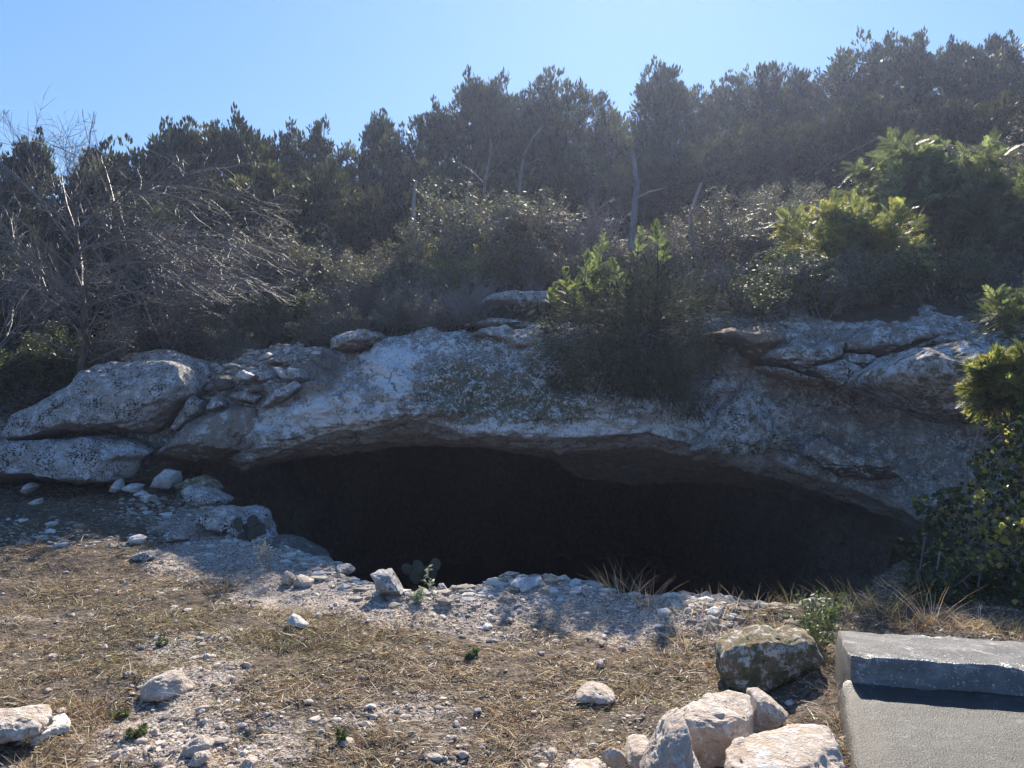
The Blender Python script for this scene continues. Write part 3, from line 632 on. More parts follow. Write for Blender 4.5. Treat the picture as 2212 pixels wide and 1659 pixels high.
def worn_bar(name, x0, x1, pts, rads, mat, flare, skew, seed):
    prof = round_profile(pts, rads); xs_ = np.concatenate([[x0 - flare, x0 - flare * .75, x0 - flare * .3, x0], np.arange(x0 + .015, x1, .022)])
    k = np.concatenate([[0., .5, .93, 1.0], np.ones(len(xs_) - 4)])
    X_ = xs_[:, None] + 0 * prof[None, :, 0]; Y_ = prof[None, :, 0] + 0 * X_; Z_ = np.where(prof[None, :, 1] > 0, prof[None, :, 1] * k[:, None], prof[None, :, 1])
    X_ = X_ + skew * np.minimum(0, Y_ + .4)
    d = .0035 * fbm(X_ * 7, Y_ * 7, Z_ * 7, 4, seed); edge = np.minimum(0, fbm(X_ * 16, Y_ * 16, Z_ * 16, 3, seed + 3) + .35) * .02
    Z_ = Z_ + d + np.where(prof[None, :, 1] > .1, edge * (np.abs(np.gradient(np.gradient(prof[:, 1])))[None] > .0005), 0); Y_ = Y_ + .003 * fbm(X_ * 6, 3, Z_ * 6, 3, seed + 1); X_ = X_ + .006 * fbm(1, Y_ * 9, Z_ * 9, 3, seed + 2)
    nx_, ny_ = X_.shape; i_ = np.arange(nx_ * ny_).reshape(nx_, ny_); nxt = np.roll(i_, -1, axis=1)
    q = np.stack([i_[:-1], nxt[:-1], nxt[1:], i_[1:]], -1).reshape(-1, 4)
    cap = i_[0][::-1][None]; cap2 = i_[-1][None]
    me = mesh_arrays(name, np.stack([X_, Y_, Z_], -1).reshape(-1, 3), [q, cap, cap2], smooth=True)
    bm = bmesh.new(); bm.from_mesh(me); bmesh.ops.recalc_face_normals(bm, faces=bm.faces); bm.to_mesh(me); bm.free()
    return link(name, me, mat, CB)
worn_bar('curb', 0.0, 2.6, [(0, -.2), (0, .30), (-.385, .295), (-.415, .16), (-.41, -.2)], [0, .012, .022, 0, 0], concrete_mat('curb_concrete', (.40, .39, .375), 1.0, 1, .25), .015, 0, 3)
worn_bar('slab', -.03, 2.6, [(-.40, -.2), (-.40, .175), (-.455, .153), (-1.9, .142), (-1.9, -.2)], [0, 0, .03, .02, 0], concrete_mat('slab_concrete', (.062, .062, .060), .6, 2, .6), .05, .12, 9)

# ------------------------------------------------------------------ plants: geometry
def tubes(P0, P1, r0, r1, sides=3):
    P0, P1 = np.asarray(P0, float), np.asarray(P1, float); r0 = np.asarray(r0, float)[:, None]; r1 = np.asarray(r1, float)[:, None]
    d = nrm(P1 - P0); ref = np.where(np.abs(d[:, 2:3]) > .9, np.array([[1., 0, 0]]), np.array([[0, 0, 1.]]))
    u = nrm(np.cross(d, ref)); v = np.cross(d, u)
    n = len(P0); rings = []
    for k in range(sides):
        a = 2 * np.pi * k / sides; o = u * math.cos(a) + v * math.sin(a)
        rings.append(P0 + o * r0)
    for k in range(sides):
        a = 2 * np.pi * k / sides; o = u * math.cos(a) + v * math.sin(a)
        rings.append(P1 + o * r1)
    V = np.stack(rings, 1).reshape(-1, 3)
    b = (np.arange(n) * 2 * sides)[:, None]
    Fq = np.concatenate([b + np.array([[k, (k + 1) % sides, sides + (k + 1) % sides, sides + k]]) for k in range(sides)], 0)
    return V, Fq

def leaves(C, D, S, L, Wd):
    """diamond leaves: base C, direction D, side S, length L, width Wd"""
    L = np.asarray(L)[:, None]; Wd = np.asarray(Wd)[:, None]
    S = nrm(S - D * (S * D).sum(1, keepdims=True))
    V = np.stack([C, C + D * L * .45 + S * Wd * .5, C + D * L, C + D * L * .45 - S * Wd * .5], 1).reshape(-1, 3)
    n = len(C); Fq = np.arange(n * 4).reshape(n, 4)
    return V, Fq

def merge(parts):
    Vs, Fs, o = [], [], 0
    for V, Fq in parts:
        Vs.append(V); Fs.append(Fq + o); o += len(V)
    return np.concatenate(Vs), np.concatenate(Fs)

def pick(rng, cols, n, jit=.25):
    cols = np.array(cols); w = None
    c = cols[rng.integers(0, len(cols), n)]
    return np.clip(c * rng.uniform(1 - jit, 1 + jit, (n, 1)), 0, 1)

class Branch:
    def __init__(s, seed): s.rng = random.Random(seed); s.a = []; s.b = []; s.r0 = []; s.r1 = []; s.tips = []
    def grow(s, p, d, L, r, lvl, P):
        rng = s.rng; n = P['steps'][lvl]; step = L / n; d = d.normalized(); last = lvl == len(P['steps']) - 1
        nxt = []
        for k in range(n):
            w = P['wander'][lvl]
            d = (d + Vector((rng.gauss(0, w), rng.gauss(0, w), rng.gauss(0, w) + P['up'][lvl])) + P.get('bias', Vector((0, 0, 0))) * (.3 if lvl else 1)).normalized()
            q = p + d * step; ra = r * (1 - .75 * k / n); rb = r * (1 - .75 * (k + 1) / n)
            s.a.append(p[:]); s.b.append(q[:]); s.r0.append(ra); s.r1.append(rb)
            if last: s.tips.append((q.copy(), d.copy()))
            p = q
            if not last:
                for _ in range(P['kids'][lvl]):
                    if k / n < P.get('bare', .15) and lvl == 0: continue
                    if rng.random() < P['prob'][lvl]:
                        ax = Vector((rng.gauss(0, 1), rng.gauss(0, 1), rng.gauss(0, 1))).normalized()
                        side = d.cross(ax).normalized(); an = math.radians(rng.uniform(*P['angle']))
                        nxt.append((p.copy(), d * math.cos(an) + side * math.sin(an), L * rng.uniform(*P['ratio']) * (1 - .45 * k / n), max(rb * .7, P['rmin'])))
        if last: s.tips.append((p.copy(), d.copy()))
        for t in nxt: s.grow(*t, lvl + 1, P)
    def mesh(s, name, sides=3, lo=None, hi=None):
        V, Fq = tubes(s.a, s.b, s.r0, s.r1, sides)
        return mesh_arrays(name, V, Fq)

# juniper variants -------------------------------------------------
GREENS = [(.042, .050, .034), (.055, .064, .038), (.080, .086, .046), (.038, .044, .034), (.095, .10, .055)]
def juniper(seed, H=4.6, W=1.9, form='round', nclump=115, per=230, tint=(1, 1, 1)):
    rng = np.random.default_rng(seed)
    prof = {'round': ([0, .08, .3, .6, .85, 1], [.45, .8, 1, .9, .5, .12]), 'spire': ([0, .1, .3, .6, .85, 1], [.6, .95, .85, .5, .25, .05]),
            'multi': ([0, .1, .4, .7, .9, 1], [.6, .85, 1, .8, .45, .15])}[form]
    cs = []; rs = []
    nb = {'round': 9, 'spire': 3, 'multi': 7}[form]
    tops = [(rng.uniform(-.7, .7) * W, rng.uniform(-.6, .6) * W, rng.uniform(.66, .95)) for _ in range(nb)]
    tops[0] = (tops[0][0] * .3, tops[0][1] * .3, 1.0)
    for k in range(nclump):
        h = rng.uniform(.03, .90) ** .9; a = rng.uniform(0, 2 * np.pi); rr = np.interp(h, *prof) * W * (rng.uniform(.25, 1) ** .55) * (1 + .25 * math.sin(3 * a + seed + 4 * h))
        cs.append((rr * math.cos(a), rr * math.sin(a), h * H)); rs.append(rng.uniform(.24, .46) * (1.12 - .5 * h))
    for tx, ty, th in tops:             # pointed leaders
        m_ = rng.integers(4, 7)
        for j in range(m_):
            f = j / (m_ - 1); cs.append((tx + rng.normal(0, .07), ty + rng.normal(0, .07), H * (th - .22 + .22 * f))); rs.append(.22 * (1 - f) + .13)
        for j in range(3):
            a = rng.uniform(0, 6.3); cs.append((tx + .25 * math.cos(a), ty + .25 * math.sin(a), H * (th - rng.uniform(.06, .2)))); rs.append(.15)
    cs = np.array(cs); rs = np.array(rs); n = len(cs)
    tot = (per * .75 * (rs / .4) ** 1.5).astype(int)
    idx = np.repeat(np.arange(n), tot); m_ = len(idx)
    u = nrm(rng.normal(size=(m_, 3))); rad = rng.uniform(.15, 1, m_) ** .5
    # each clump is made of smaller sprays: quantise direction a little
    k2 = rng.integers(0, 9, m_); sp = nrm(rng.normal(size=(n * 9, 3)) + np.array([0, 0, .35]))[idx * 9 + k2]
    u = nrm(u * .38 + sp * 1.1)
    off = u * rad[:, None] * rs[idx][:, None] * np.array([.95, .95, 1.25])
    Cc = cs[idx] + off
    D = nrm(off + np.array([0, 0, .30]) + rng.normal(0, .22, (m_, 3)) * rs[idx][:, None] * 1.2)
    S = rng.normal(size=(m_, 3))
    V, Fq = leaves(Cc, D, S, rng.uniform(.09, .17, m_), rng.uniform(.030, .055, m_))
    cc = pick(rng, GREENS, n, .4)[idx] * rng.uniform(.75, 1.3, (m_, 1)) * np.array(tint)
    crown = mesh_arrays('juniper_crown', V, Fq, col=cc)
    # trunk and limbs
    a, b, r0, r1 = [], [], [], []
    tp = [np.array([0, 0, -.3])]
    for j in range(8): tp.append(np.array([rng.normal(0, .06), rng.normal(0, .06), H * .88 * (j + 1) / 8]))
    for j in range(8): a.append(tp[j]); b.append(tp[j + 1]); r0.append(.12 * (1 - j / 8.5) + .01); r1.append(.12 * (1 - (j + 1) / 8.5) + .01)
    for c in cs:
        h0 = max(.1, c[2] - np.hypot(c[0], c[1]) * rng.uniform(.35, .8)); h0 = min(h0, H * .85)
        s0 = np.array([0, 0, h0]); m1 = s0 * .5 + c * .5 + rng.normal(0, .08, 3) - np.array([0, 0, .08])
        for p, q, x, y in ((s0, m1, .03, .02), (m1, c, .02, .008)): a.append(p); b.append(q); r0.append(x); r1.append(y)
    V, Fq = tubes(a, b, r0, r1, 4)
    return mesh_arrays('juniper_trunk', V, Fq), crown

# generic shrubs ---------------------------------------------------
def shrub(seed, kind):
    rng = random.Random(seed); B_ = Branch(seed); nr = np.random.default_rng(seed)
    P = dict(steps=[7, 5, 4, 3], wander=[.13, .17, .2, .22], up=[.05, .04, .03, .01], kids=[2, 2, 2], prob=[.72, .55, .42], angle=(22, 55), ratio=(.38, .62), rmin=.0048, bare=.12)
    stems = 13
    if kind == 'fine': P.update(steps=[8, 6, 5], wander=[.10, .13, .16], kids=[3, 2], prob=[.8, .7], angle=(14, 38), rmin=.0045); stems = 22
    for k in range(stems):
        a = rng.uniform(0, 2 * math.pi); t = rng.uniform(.1, .95)
        B_.grow(Vector((.12 * math.cos(a), .12 * math.sin(a), -.05)), Vector((math.cos(a) * t, math.sin(a) * t, rng.uniform(.7, 1.2))), rng.uniform(.8, 1.25), .017, 0, P)
    stem = B_.mesh('shrub_stems')
    T = np.array([t[0][:] for t in B_.tips]); Dd = np.array([t[1][:] for t in B_.tips])
    if kind == 'bare' or kind == 'fine': per, cols, L = (1 if kind == 'bare' else 0), [(.15, .13, .10), (.20, .18, .13), (.10, .09, .06)], (.03, .055)
    elif kind == 'grey': per, cols, L = 4, [(.17, .175, .13), (.13, .14, .09), (.24, .24, .17), (.10, .085, .06)], (.03, .06)
    elif kind == 'green': per, cols, L = 6, [(.07, .085, .035), (.10, .12, .045), (.055, .07, .03), (.14, .16, .06)], (.04, .075)
    elif kind == 'yellow': per, cols, L = 5, [(.20, .21, .05), (.14, .17, .05), (.26, .22, .06), (.09, .11, .04)], (.03, .05)
    elif kind == 'rusty': per, cols, L = 4, [(.20, .085, .04), (.17, .13, .05), (.14, .15, .05), (.22, .12, .05)], (.03, .05)
    if per == 0: return stem, None
    m_ = len(T) * per; idx = np.repeat(np.arange(len(T)), per)
    if len(idx) > 9000: idx = nr.choice(idx, 9000, replace=False)
    m_ = len(idx)
    C = T[idx] + nr.normal(0, .03, (m_, 3)); D = nrm(Dd[idx] * .5 + nr.normal(0, .6, (m_, 3)))
    L_ = nr.uniform(*L, m_)
    V, Fq = leaves(C, D, nr.normal(size=(m_, 3)), L_, L_ * .45)
    return stem, mesh_arrays('shrub_leaves', V, Fq, col=pick(nr, cols, m_))

def pinnate(nr, bases, dirs, L, nleaf=11, lw=.009, ll=.055, cols=None):
    """feathery compound leaves; bases (n,3), dirs (n,3)"""
    n = len(bases); side = nrm(np.cross(dirs, nr.normal(size=(n, 3)) * .4 + np.array([0, 0, 1.])))
    up = np.cross(side, dirs)
    Cs, Ds, Ss, Ls = [], [], [], []
    for k in range(nleaf):
        t = (k + 1) / nleaf
        pos = bases + dirs * (L * t)[:, None] - np.array([0, 0, 1.]) * (L * .25 * t * t)[:, None]
        for sg in (-1, 1):
            Cs.append(pos); Ds.append(nrm(side * sg * (.95 - .45 * t) + dirs * (.5 + .5 * t) + nr.normal(0, .08, (n, 3)))); Ss.append(up + side * sg * .3)
            Ls.append(np.full(n, ll) * (1.15 - .75 * abs(t - .35)))
    C = np.concatenate(Cs); V, Fq = leaves(C, np.concatenate(Ds), dirs[np.tile(np.arange(n), 2 * nleaf)], np.concatenate(Ls), np.full(len(C), lw))
    fc = pick(nr, cols, n)[np.tile(np.arange(n), 2 * nleaf)] * nr.uniform(.85, 1.15, (len(C), 1))
    return V, Fq, fc

def feather_shrub(seed, stems=9, H=1.3, cols=None, spread=.6, dense=1.0, ll=.055, fl=(.13, .22), lean=(0, 0)):
    rng = random.Random(seed); nr = np.random.default_rng(seed); B_ = Branch(seed)
    P = dict(steps=[8, 5, 3], wander=[.07, .12, .15], up=[.06, .06, .05], kids=[2, 2], prob=[.9, .7], angle=(25, 50), ratio=(.3, .5), rmin=.003, bare=.15)
    for k in range(stems):
        a = rng.uniform(0, 2 * math.pi); t = rng.uniform(.0, spread)
        B_.grow(Vector((.1 * math.cos(a), .1 * math.sin(a), -.05)) * (1 if stems > 3 else .1), Vector((math.cos(a) * t + lean[0], math.sin(a) * t + lean[1], 1)), H * rng.uniform(.7, 1.1), .012, 0, P)
    stem = B_.mesh('feather_stems')
    T = np.array([t[0][:] for t in B_.tips]); Dd = np.array([t[1][:] for t in B_.tips])
    per = max(1, int(round(2 * dense))); idx = np.repeat(np.arange(len(T)), per)
    cap = 1100
    if len(idx) > cap: idx = nr.choice(idx, cap, replace=False)
    n = len(idx); D = nrm(Dd[idx] * .9 + nr.normal(0, .5, (n, 3)))
    V, Fq, fc = pinnate(nr, T[idx], D, nr.uniform(*fl, n), ll=ll, lw=max(.011, ll * .2), cols=cols)
    return stem, mesh_arrays('feather_leaves', V, Fq, col=fc)

# ------------------------------------------------------------------ plants: materials
ML = leaf_mat('leaf_dark', trans=.24, rough=.55, spec=.25)
MLB = leaf_mat('leaf_feather', trans=.5, rough=.5, spec=.25)
MLV = leaf_mat('leaf_vine', trans=.5, rough=.28, spec=.5)
MBK = bark_mat('juniper_bark', (.07, .055, .045), (.15, .125, .105))
MTW = bark_mat('grey_twig', (.17, .155, .15), (.31, .29, .28), rough=.55, spec=.3)
MPT = bark_mat('pale_twig', (.075, .07, .065), (.25, .235, .22), rough=.5, spec=.25)
MDW = bark_mat('dead_wood', (.13, .13, .13), (.30, .30, .30), scale=14)

def place(name, meshes, mats, parts, x, y, z, sc, rz, label, cat, group=None, sz=None):
    o = empty(name, (x, y, z), label, cat, group)
    o.rotation_euler = (0, 0, rz); o.scale = (sc, sc, sc if sz is None else sz)
    for me, mt, pn in zip(meshes, mats, parts):
        if me is not None: link(pn, me, mt, o)
    return o

JV = [juniper(11, form='round', W=2.1, tint=(1.35, 1.3, .95)), juniper(12, form='spire', W=1.35, nclump=90, tint=(.8, .9, .95)), juniper(13, form='multi', tint=(1.1, 1.1, 1.1)), juniper(14, form='round', W=2.3, nclump=140, tint=(.85, .9, .9)), juniper(15, form='multi', W=1.9, tint=(1.2, 1.05, .8)), juniper(16, form='spire', W=1.7, nclump=105, tint=(.75, .85, .8))]
HT = [max(v.co.z for v in j[1].vertices) for j in JV]
# skyline junipers: (px, top px, distance, variant, width factor, label)
G1 = 'junipers along the skyline'
sky = [
 (-60, 330, 17.5, 2, 1.0, 'dark juniper cut by the left edge behind the bare tree'),
 (62, 268, 18.5, 1, .9, 'thin topped juniper standing behind the pale bare branches at far left'),
 (150, 335, 18.5, 4, 1.0, 'low rounded juniper in the dip behind the bare tree'),
 (228, 285, 18.5, 5, 1.0, 'juniper with one crooked tip, first clear of the bare tree'),
 (318, 290, 19, 0, .95, 'low juniper between the crooked tip and the twin tops'),
 (388, 236, 19.5, 1, 1.1, 'broad topped juniper, left one of the three close peaks at left'),
 (452, 243, 19.8, 4, .9, 'juniper in the middle of the three close peaks at left'),
 (516, 222, 19.5, 5, 1.0, 'pyramid topped juniper, right one of the three close peaks at left'),
 (620, 258, 20, 3, 1.0, 'wide rounded juniper right of the three close peaks'),
 (705, 256, 20, 2, .95, 'olive juniper with several short tips left of the lone small spire'),
 (818, 224, 20.5, 1, .85, 'lone small spire juniper left of the tall central group'),
 (880, 262, 20, 0, .85, 'low juniper right behind the lone small spire'),
 (942, 205, 21, 5, 1.05, 'dense pointed juniper at the left foot of the tall central group'),
 (1032, 140, 22, 1, .95, 'tall slender juniper starting the central group'),
 (1108, 158, 22, 2, 1.0, 'juniper between the slender one and the dome shaped crown'),
 (1205, 138, 22, 3, 1.05, 'large dome shaped juniper crown at the centre of the skyline'),
 (1315, 212, 22, 0, .9, 'lower juniper in the notch right of the dome shaped crown'),
 (1425, 113, 22.5, 5, 1.05, 'tall juniper over the pale dead trunk'),
 (1492, 170, 23, 4, .95, 'juniper just right of the tall one over the dead trunk'),
 (1580, 160, 24, 0, 1.0, 'bushy juniper left of the even right hand skyline'),
 (1640, 133, 24, 2, 1.0, 'juniper with loose feathered top in the even right skyline'),
 (1715, 128, 24.5, 5, 1.0, 'juniper with two feathered tips before the big right tree'),
 (1800, 130, 25, 4, 1.0, 'juniper at the left shoulder of the big right tree'),
 (1900, 55, 24, 3, 1.15, 'biggest and broadest juniper, rising high at the right'),
 (1975, 72, 25, 2, 1.05, 'juniper merging with the right side of the biggest one'),
 (2080, 68, 25.5, 1, 1.15, 'juniper with a curled round top near the right edge'),
 (2143, 60, 25.5, 5, 1.1, 'second juniper from the right edge on the skyline'),
 (2215, 52, 25, 0, 1.15, 'dark juniper cut by the right edge on the skyline'),
]
rg = random.Random(5)
def put_juniper(px, py, D, v, wf, lab, grp, n=[0], sink=0.0):
    n[0] += 1
    X = (px - 1106) / F * D; zt = CAMZ - (py - 829.5) / F * D; zb = hpt(X, D) - sink
    H = zt - zb; s = H / HT[v]
    sxy = max(.62, min(s, 1.35)) * wf if s < .7 else s * wf
    o = place('juniper_tree', JV[v], (MBK, ML), ('trunk', 'crown'), X, D, zb, 1, rg.uniform(0, 6.28), lab, 'tree', grp)
    o.scale = (sxy, sxy, s)
for a in sky: put_juniper(*a, G1)
# trees in front of the skyline, lower on the slope
G2 = 'trees on the slope below the skyline'
mid = [
 (300, 400, 15, 2, .9, 'olive bushy tree behind the right side of the bare tree'),
 (560, 330, 16, 0, 1.15, 'olive green tree with sunlit sprays left of the middle slope'),
 (700, 335, 16, 3, 1.0, 'largest olive green tree below the lone small spire'),
 (800, 390, 15.5, 4, .9, 'dull green tree on the slope right of the olive ones'),
 (900, 330, 17, 2, .9, 'dark tree in front of the tall central group'),
 (1130, 330, 18, 0, .9, 'dark shadowed tree behind the twiggy central thicket'),
 (1260, 300, 18, 3, .95, 'dark tree left of the pale dead trunk'),
 (1460, 300, 18, 3, 1.0, 'dark tree right behind the pale dead trunk'),
 (1560, 280, 18.5, 2, 1.0, 'broad dark tree on the slope right of the dead trunk'),
 (1700, 240, 19, 0, 1.1, 'grey green tree filling the slope under the even right skyline'),
 (1850, 190, 18.5, 3, 1.1, 'large dark tree in front of the biggest skyline juniper'),
 (2030, 210, 18, 2, 1.1, 'dense tree on the slope behind the bright feathery bush'),
 (2170, 190, 17, 4, 1.1, 'tall dark tree near the right edge on the slope'),
 (2290, 240, 15, 0, 1.1, 'dark tree just leaving the right edge above the vine'),
 (60, 480, 14, 3, .9, 'dark low tree behind the trunk of the bare tree'),
]
for a in mid: put_juniper(*a, G2)

SH = {k: [shrub(s, k) for s in seeds] for k, seeds in (('bare', (21, 22)), ('fine', (23,)), ('grey', (24, 25)), ('green', (26, 27)), ('yellow', (28,)), ('rusty', (29,)))}
SHH = {k: [max(v.co.z for v in s[0].vertices) for s in L] for k, L in SH.items()}
def put_shrub(px, pyt, D, kind, lab, wf=1.0, n=[0], pyb=None):
    n[0] += 1; vs = SH[kind]; v = n[0] % len(vs)
    X = (px - 1106) / F * D; zb = hpt(X, D) - .05 if pyb is None else CAMZ - (pyb - 829.5) / F * D
    zt = CAMZ - (pyt - 829.5) / F * D; H = max(.35, zt - zb); s = H / SHH[kind][v]
    o = place('shrub', vs[v], (MTW, ML if kind != 'yellow' else MLB), ('stems', 'foliage'), X, D, zb, 1, rg.uniform(0, 6.28), lab, 'shrub', 'shrubs on the slope above the cave')
    o.scale = (s * wf, s * wf, s)
shr = [
 (600, 470, 13.5, 'bare', 'purplish bare shrub at the right side of the bare tree', 1.0),
 (500, 500, 12.5, 'bare', 'tangled bare shrub under the drooping bare twigs', 1.2),
 (700, 500, 13.5, 'grey', 'grey green shrub below the olive trees', 1.2),
 (800, 520, 13, 'bare', 'tall bare shrub left of the sunlit twiggy thicket', 1.1),
 (620, 600, 12, 'green', 'low dark shrub above the rubble slope', 1.3),
 (700, 640, 11.3, 'grey', 'dusty grey shrub right above the rubble slope', 1.2),
 (780, 600, 11.6, 'fine', 'broom like shrub above the brown ledge', 1.2),
 (870, 500, 12.3, 'bare', 'purplish twiggy shrub left of the thicket', 1.0),
 (960, 450, 12.6, 'grey', 'tall leafy twig shrub in the sunlit central thicket', 1.1),
 (1060, 400, 12.8, 'grey', 'highest twiggy shrub of the sunlit central thicket', 1.25),
 (1120, 400, 13.2, 'bare', 'pale bare shrub topping the right of the central thicket', 1.0),
 (1020, 520, 11.8, 'yellow', 'shrub with yellowing leaves low in the central thicket', 1.1),
 (1120, 510, 11.9, 'rusty', 'shrub with rusty orange sprays right of the yellowing one', 1.0),
 (890, 600, 11.2, 'grey', 'grey shrub above the left half of the cliff', 1.2),
 (980, 590, 10.75, 'fine', 'fan shaped bare shrub rooted on the cliff top', 1.25),
 (760, 560, 12.0, 'grey', 'rounded dusty shrub in the gap left of the thicket', 1.3),
 (840, 560, 11.8, 'grey', 'dusty shrub directly below the purplish twiggy one', 1.3),
 (690, 700, 10.9, 'bare', 'twiggy shrub spilling over the top of the rubble slope', 1.3),
 (760, 660, 10.7, 'bare', 'purple grey shrub spilling over the brown ledge', 1.4),
 (850, 630, 10.7, 'grey', 'dusty shrub spilling over the cliff top right of the brown ledge', 1.3),
 (920, 640, 10.6, 'bare', 'low bare shrub at the cliff edge left of the fan shaped one', 1.3),
 (1060, 610, 11.3, 'bare', 'bare shrub between the fan shaped one and the pale high ledge', 1.2),
 (1600, 640, 9.9, 'bare', 'low bare shrub spilling over the dark angular ledge', 1.4),
 (1240, 430, 13.5, 'fine', 'pale arching twigs left of the dead trunk', 1.2),
 (1210, 520, 12.2, 'bare', 'dull shrub between the rusty shrub and the cedar bush', 1.2),
 (1160, 600, 11.6, 'fine', 'low shadowed shrub just above the pale high ledge', 1.3),
 (1330, 500, 12.8, 'bare', 'dark shrub at the foot of the dead trunk', 1.2),
 (1450, 470, 12.5, 'bare', 'bare shrub right of the dead trunk foot', 1.2),
 (1560, 420, 13, 'bare', 'tall hazy bare shrub on the right middle slope', 1.2),
 (1540, 560, 11, 'fine', 'misty bare shrub above the dark angular ledge', 1.3),
 (1650, 470, 12.5, 'grey', 'silvery shrub in the middle of the right slope', 1.2),
 (1700, 380, 14, 'grey', 'pale silvery shrub high on the right slope', 1.2),
 (1640, 600, 10.6, 'bare', 'shadowed shrub above the stepped ledge', 1.3),
 (1740, 540, 10.3, 'grey', 'shrub with pale leaves left of the yellow lit bush', 1.1),
 (1760, 420, 13, 'bare', 'bare shrub behind the left of the yellow lit bush', 1.2),
 (1705, 540, 9.7, 'green', 'dark shrub on the cliff top between the cedar bush and the broad ledge', 1.4),
 (1780, 525, 9.7, 'grey', 'grey leaved shrub right over the stepped ledge under the yellow sprays', 1.4),
 (1830, 545, 10.0, 'green', 'dark glossy shrub above the broad ledge', 1.5),
 (1960, 535, 10, 'green', 'dark leafy shrub beneath the bright feathery bush', 1.5),
 (2080, 535, 10, 'green', 'dark shrub under the right part of the feathery bush', 1.2),
 (2100, 300, 13.5, 'bare', 'dark leafless shrub rising behind the feathery bush', 1.1),
 (2190, 260, 13.5, 'bare', 'dark leafless shrub at the right edge behind the feathery bush', 1.1),
 (420, 640, 11.5, 'bare', 'dark bramble behind the largest boulder', 1.4),
 (300, 660, 11.3, 'bare', 'dark bramble left of centre behind the largest boulder', 1.4),
 (180, 700, 11, 'green', 'dark leafy bramble under the bare tree trunk', 1.4),
 (60, 720, 10.6, 'bare', 'dark bramble above the left end of the largest boulder', 1.4),
 (-60, 700, 10.4, 'green', 'dark thicket at the left edge above the low boulder', 1.4),
 (500, 690, 11, 'grey', 'dusty low shrub above the rounded boulder', 1.2),
 (560, 660, 11.6, 'bare', 'leafless low shrub left of the rubble slope top', 1.2),
 (830, 670, 10.9, 'green', 'small dark shrub over the brown ledge', 1.2),
]
for px, py, D, k, lab, wf in shr: put_shrub(px, py, D, k, lab, wf)

# feathery bushes ---------------------------------------------------
FC = [(.12, .14, .08), (.16, .19, .10), (.10, .12, .07), (.22, .25, .13)]
FY = [(.26, .27, .10), (.19, .21, .09), (.32, .30, .11), (.12, .14, .07)]
FD = [(.05, .062, .04), (.07, .085, .05), (.045, .055, .035)]
def put_feather(px, pyt, pyb, Y, seed, lab, cols, stems=9, spread=.6, mat=MLB, ll=.055, fl=(.13, .22), name='feathery_shrub', dense=1.0, lean=(0, 0), group=None):
    z0 = CAMZ - (pyb - 829.5) / F * Y; z1 = CAMZ - (pyt - 829.5) / F * Y
    ms = feather_shrub(seed, stems=stems, H=z1 - z0, cols=cols, spread=spread, ll=ll, fl=fl, dense=dense, lean=lean)
    return place(name, ms, (MBK, mat), ('stems', 'foliage'), (px - 1106) / F * Y, Y, z0, 1, 0, lab, 'shrub', group)
def plumes(items, Y, root, seed, lab, cols, ll=.042, lw=.010, n=26, dz=.2):
    """upright feathery shoots: (tip px, tip py, length px)"""
    nr = np.random.default_rng(seed); rt = np.array(at(root[0], root[1], Y + .15)[:]); a, b, r0, r1 = [], [], [], []; parts = []; fcs = []
    for tx, ty, ln in items:
        Yk = Y + nr.uniform(-.75, 1) * dz; tip = np.array(at(tx, ty, Yk)[:]); foot = np.array(at(tx + nr.uniform(-14, 14), ty + ln, Yk)[:])
        for p, q, x, y in ((rt, foot, .012, .008), (foot, tip, .008, .002)): a.append(p - rt); b.append(q - rt); r0.append(x); r1.append(y)
        t = np.sort(nr.uniform(.0, 1, n)); base = foot + (tip - foot) * t[:, None] * .9
        ang = nr.uniform(0, 6.283, n); up = nrm(tip - foot)
        D = nrm(np.stack([np.cos(ang), np.sin(ang) * .8, np.zeros(n)], -1) * (.95 - .6 * t)[:, None] + up[None] * (.55 + .6 * t)[:, None])
        V, Fq, fc = pinnate(nr, base - rt, D, (.21 - .13 * t) * np.linalg.norm(tip - foot) / .42, ll=ll, lw=lw, cols=cols); parts.append((V, Fq)); fcs.append(fc)
    V, Fq = merge(parts); Vs, Fs = tubes(a, b, r0, r1, 4)
    place('feathery_shrub', (mesh_arrays('plume_stems', Vs, Fs), mesh_arrays('plume_leaves', V, Fq, col=np.concatenate(fcs))), (MBK, MLB), ('stems', 'foliage'), *rt, 1, 0, lab, 'shrub')
plumes([(1303, 505, 85), (1270, 540, 75), (1322, 560, 60), (1285, 585, 50)], 9.5, (1330, 700), 31, 'feathery sapling with the tallest sunlit plumes above the cedar bush', [(.20, .25, .12), (.26, .30, .15), (.15, .19, .09)])
plumes([(1222, 580, 60), (1250, 592, 55), (1200, 612, 45), (1240, 620, 45)], 9.5, (1260, 720), 32, 'small sunlit feathery bush at the left shoulder of the cedar bush', [(.22, .25, .10), (.28, .30, .12), (.15, .18, .08)])
plumes([(1418, 474, 60), (1384, 492, 75), (1440, 520, 55), (1362, 590, 35)], 9.8, (1420, 720), 33, 'slim sapling with two separate lit plumes right of the tallest ones', [(.20, .25, .12), (.25, .29, .14), (.13, .17, .08)])
def far_feather(px, pyt, Y, *a, **k): put_feather(px, pyt, 829.5 + (CAMZ - hpt((px - 1106) / F * Y, Y)) / Y * F, Y, *a, **k)
far_feather(2030, 350, 12.4, 34, 'broad feathery bush under the tall sunlit spires at right', FC, 8, .65, ll=.09, fl=(.18, .32), dense=.5)
nr_ = np.random.default_rng(4)
def crowd(pts, j, n, y1, L):
    out = []
    for x, y in pts: out.append((x, y, L * nr_.uniform(.8, 1.15)))
    for _ in range(n):
        x, y = pts[nr_.integers(0, len(pts))]; d = nr_.uniform(.1, 1) * (y1 - y); out.append((x + nr_.normal(0, j), y + d, L * nr_.uniform(.6, 1)))
    return out
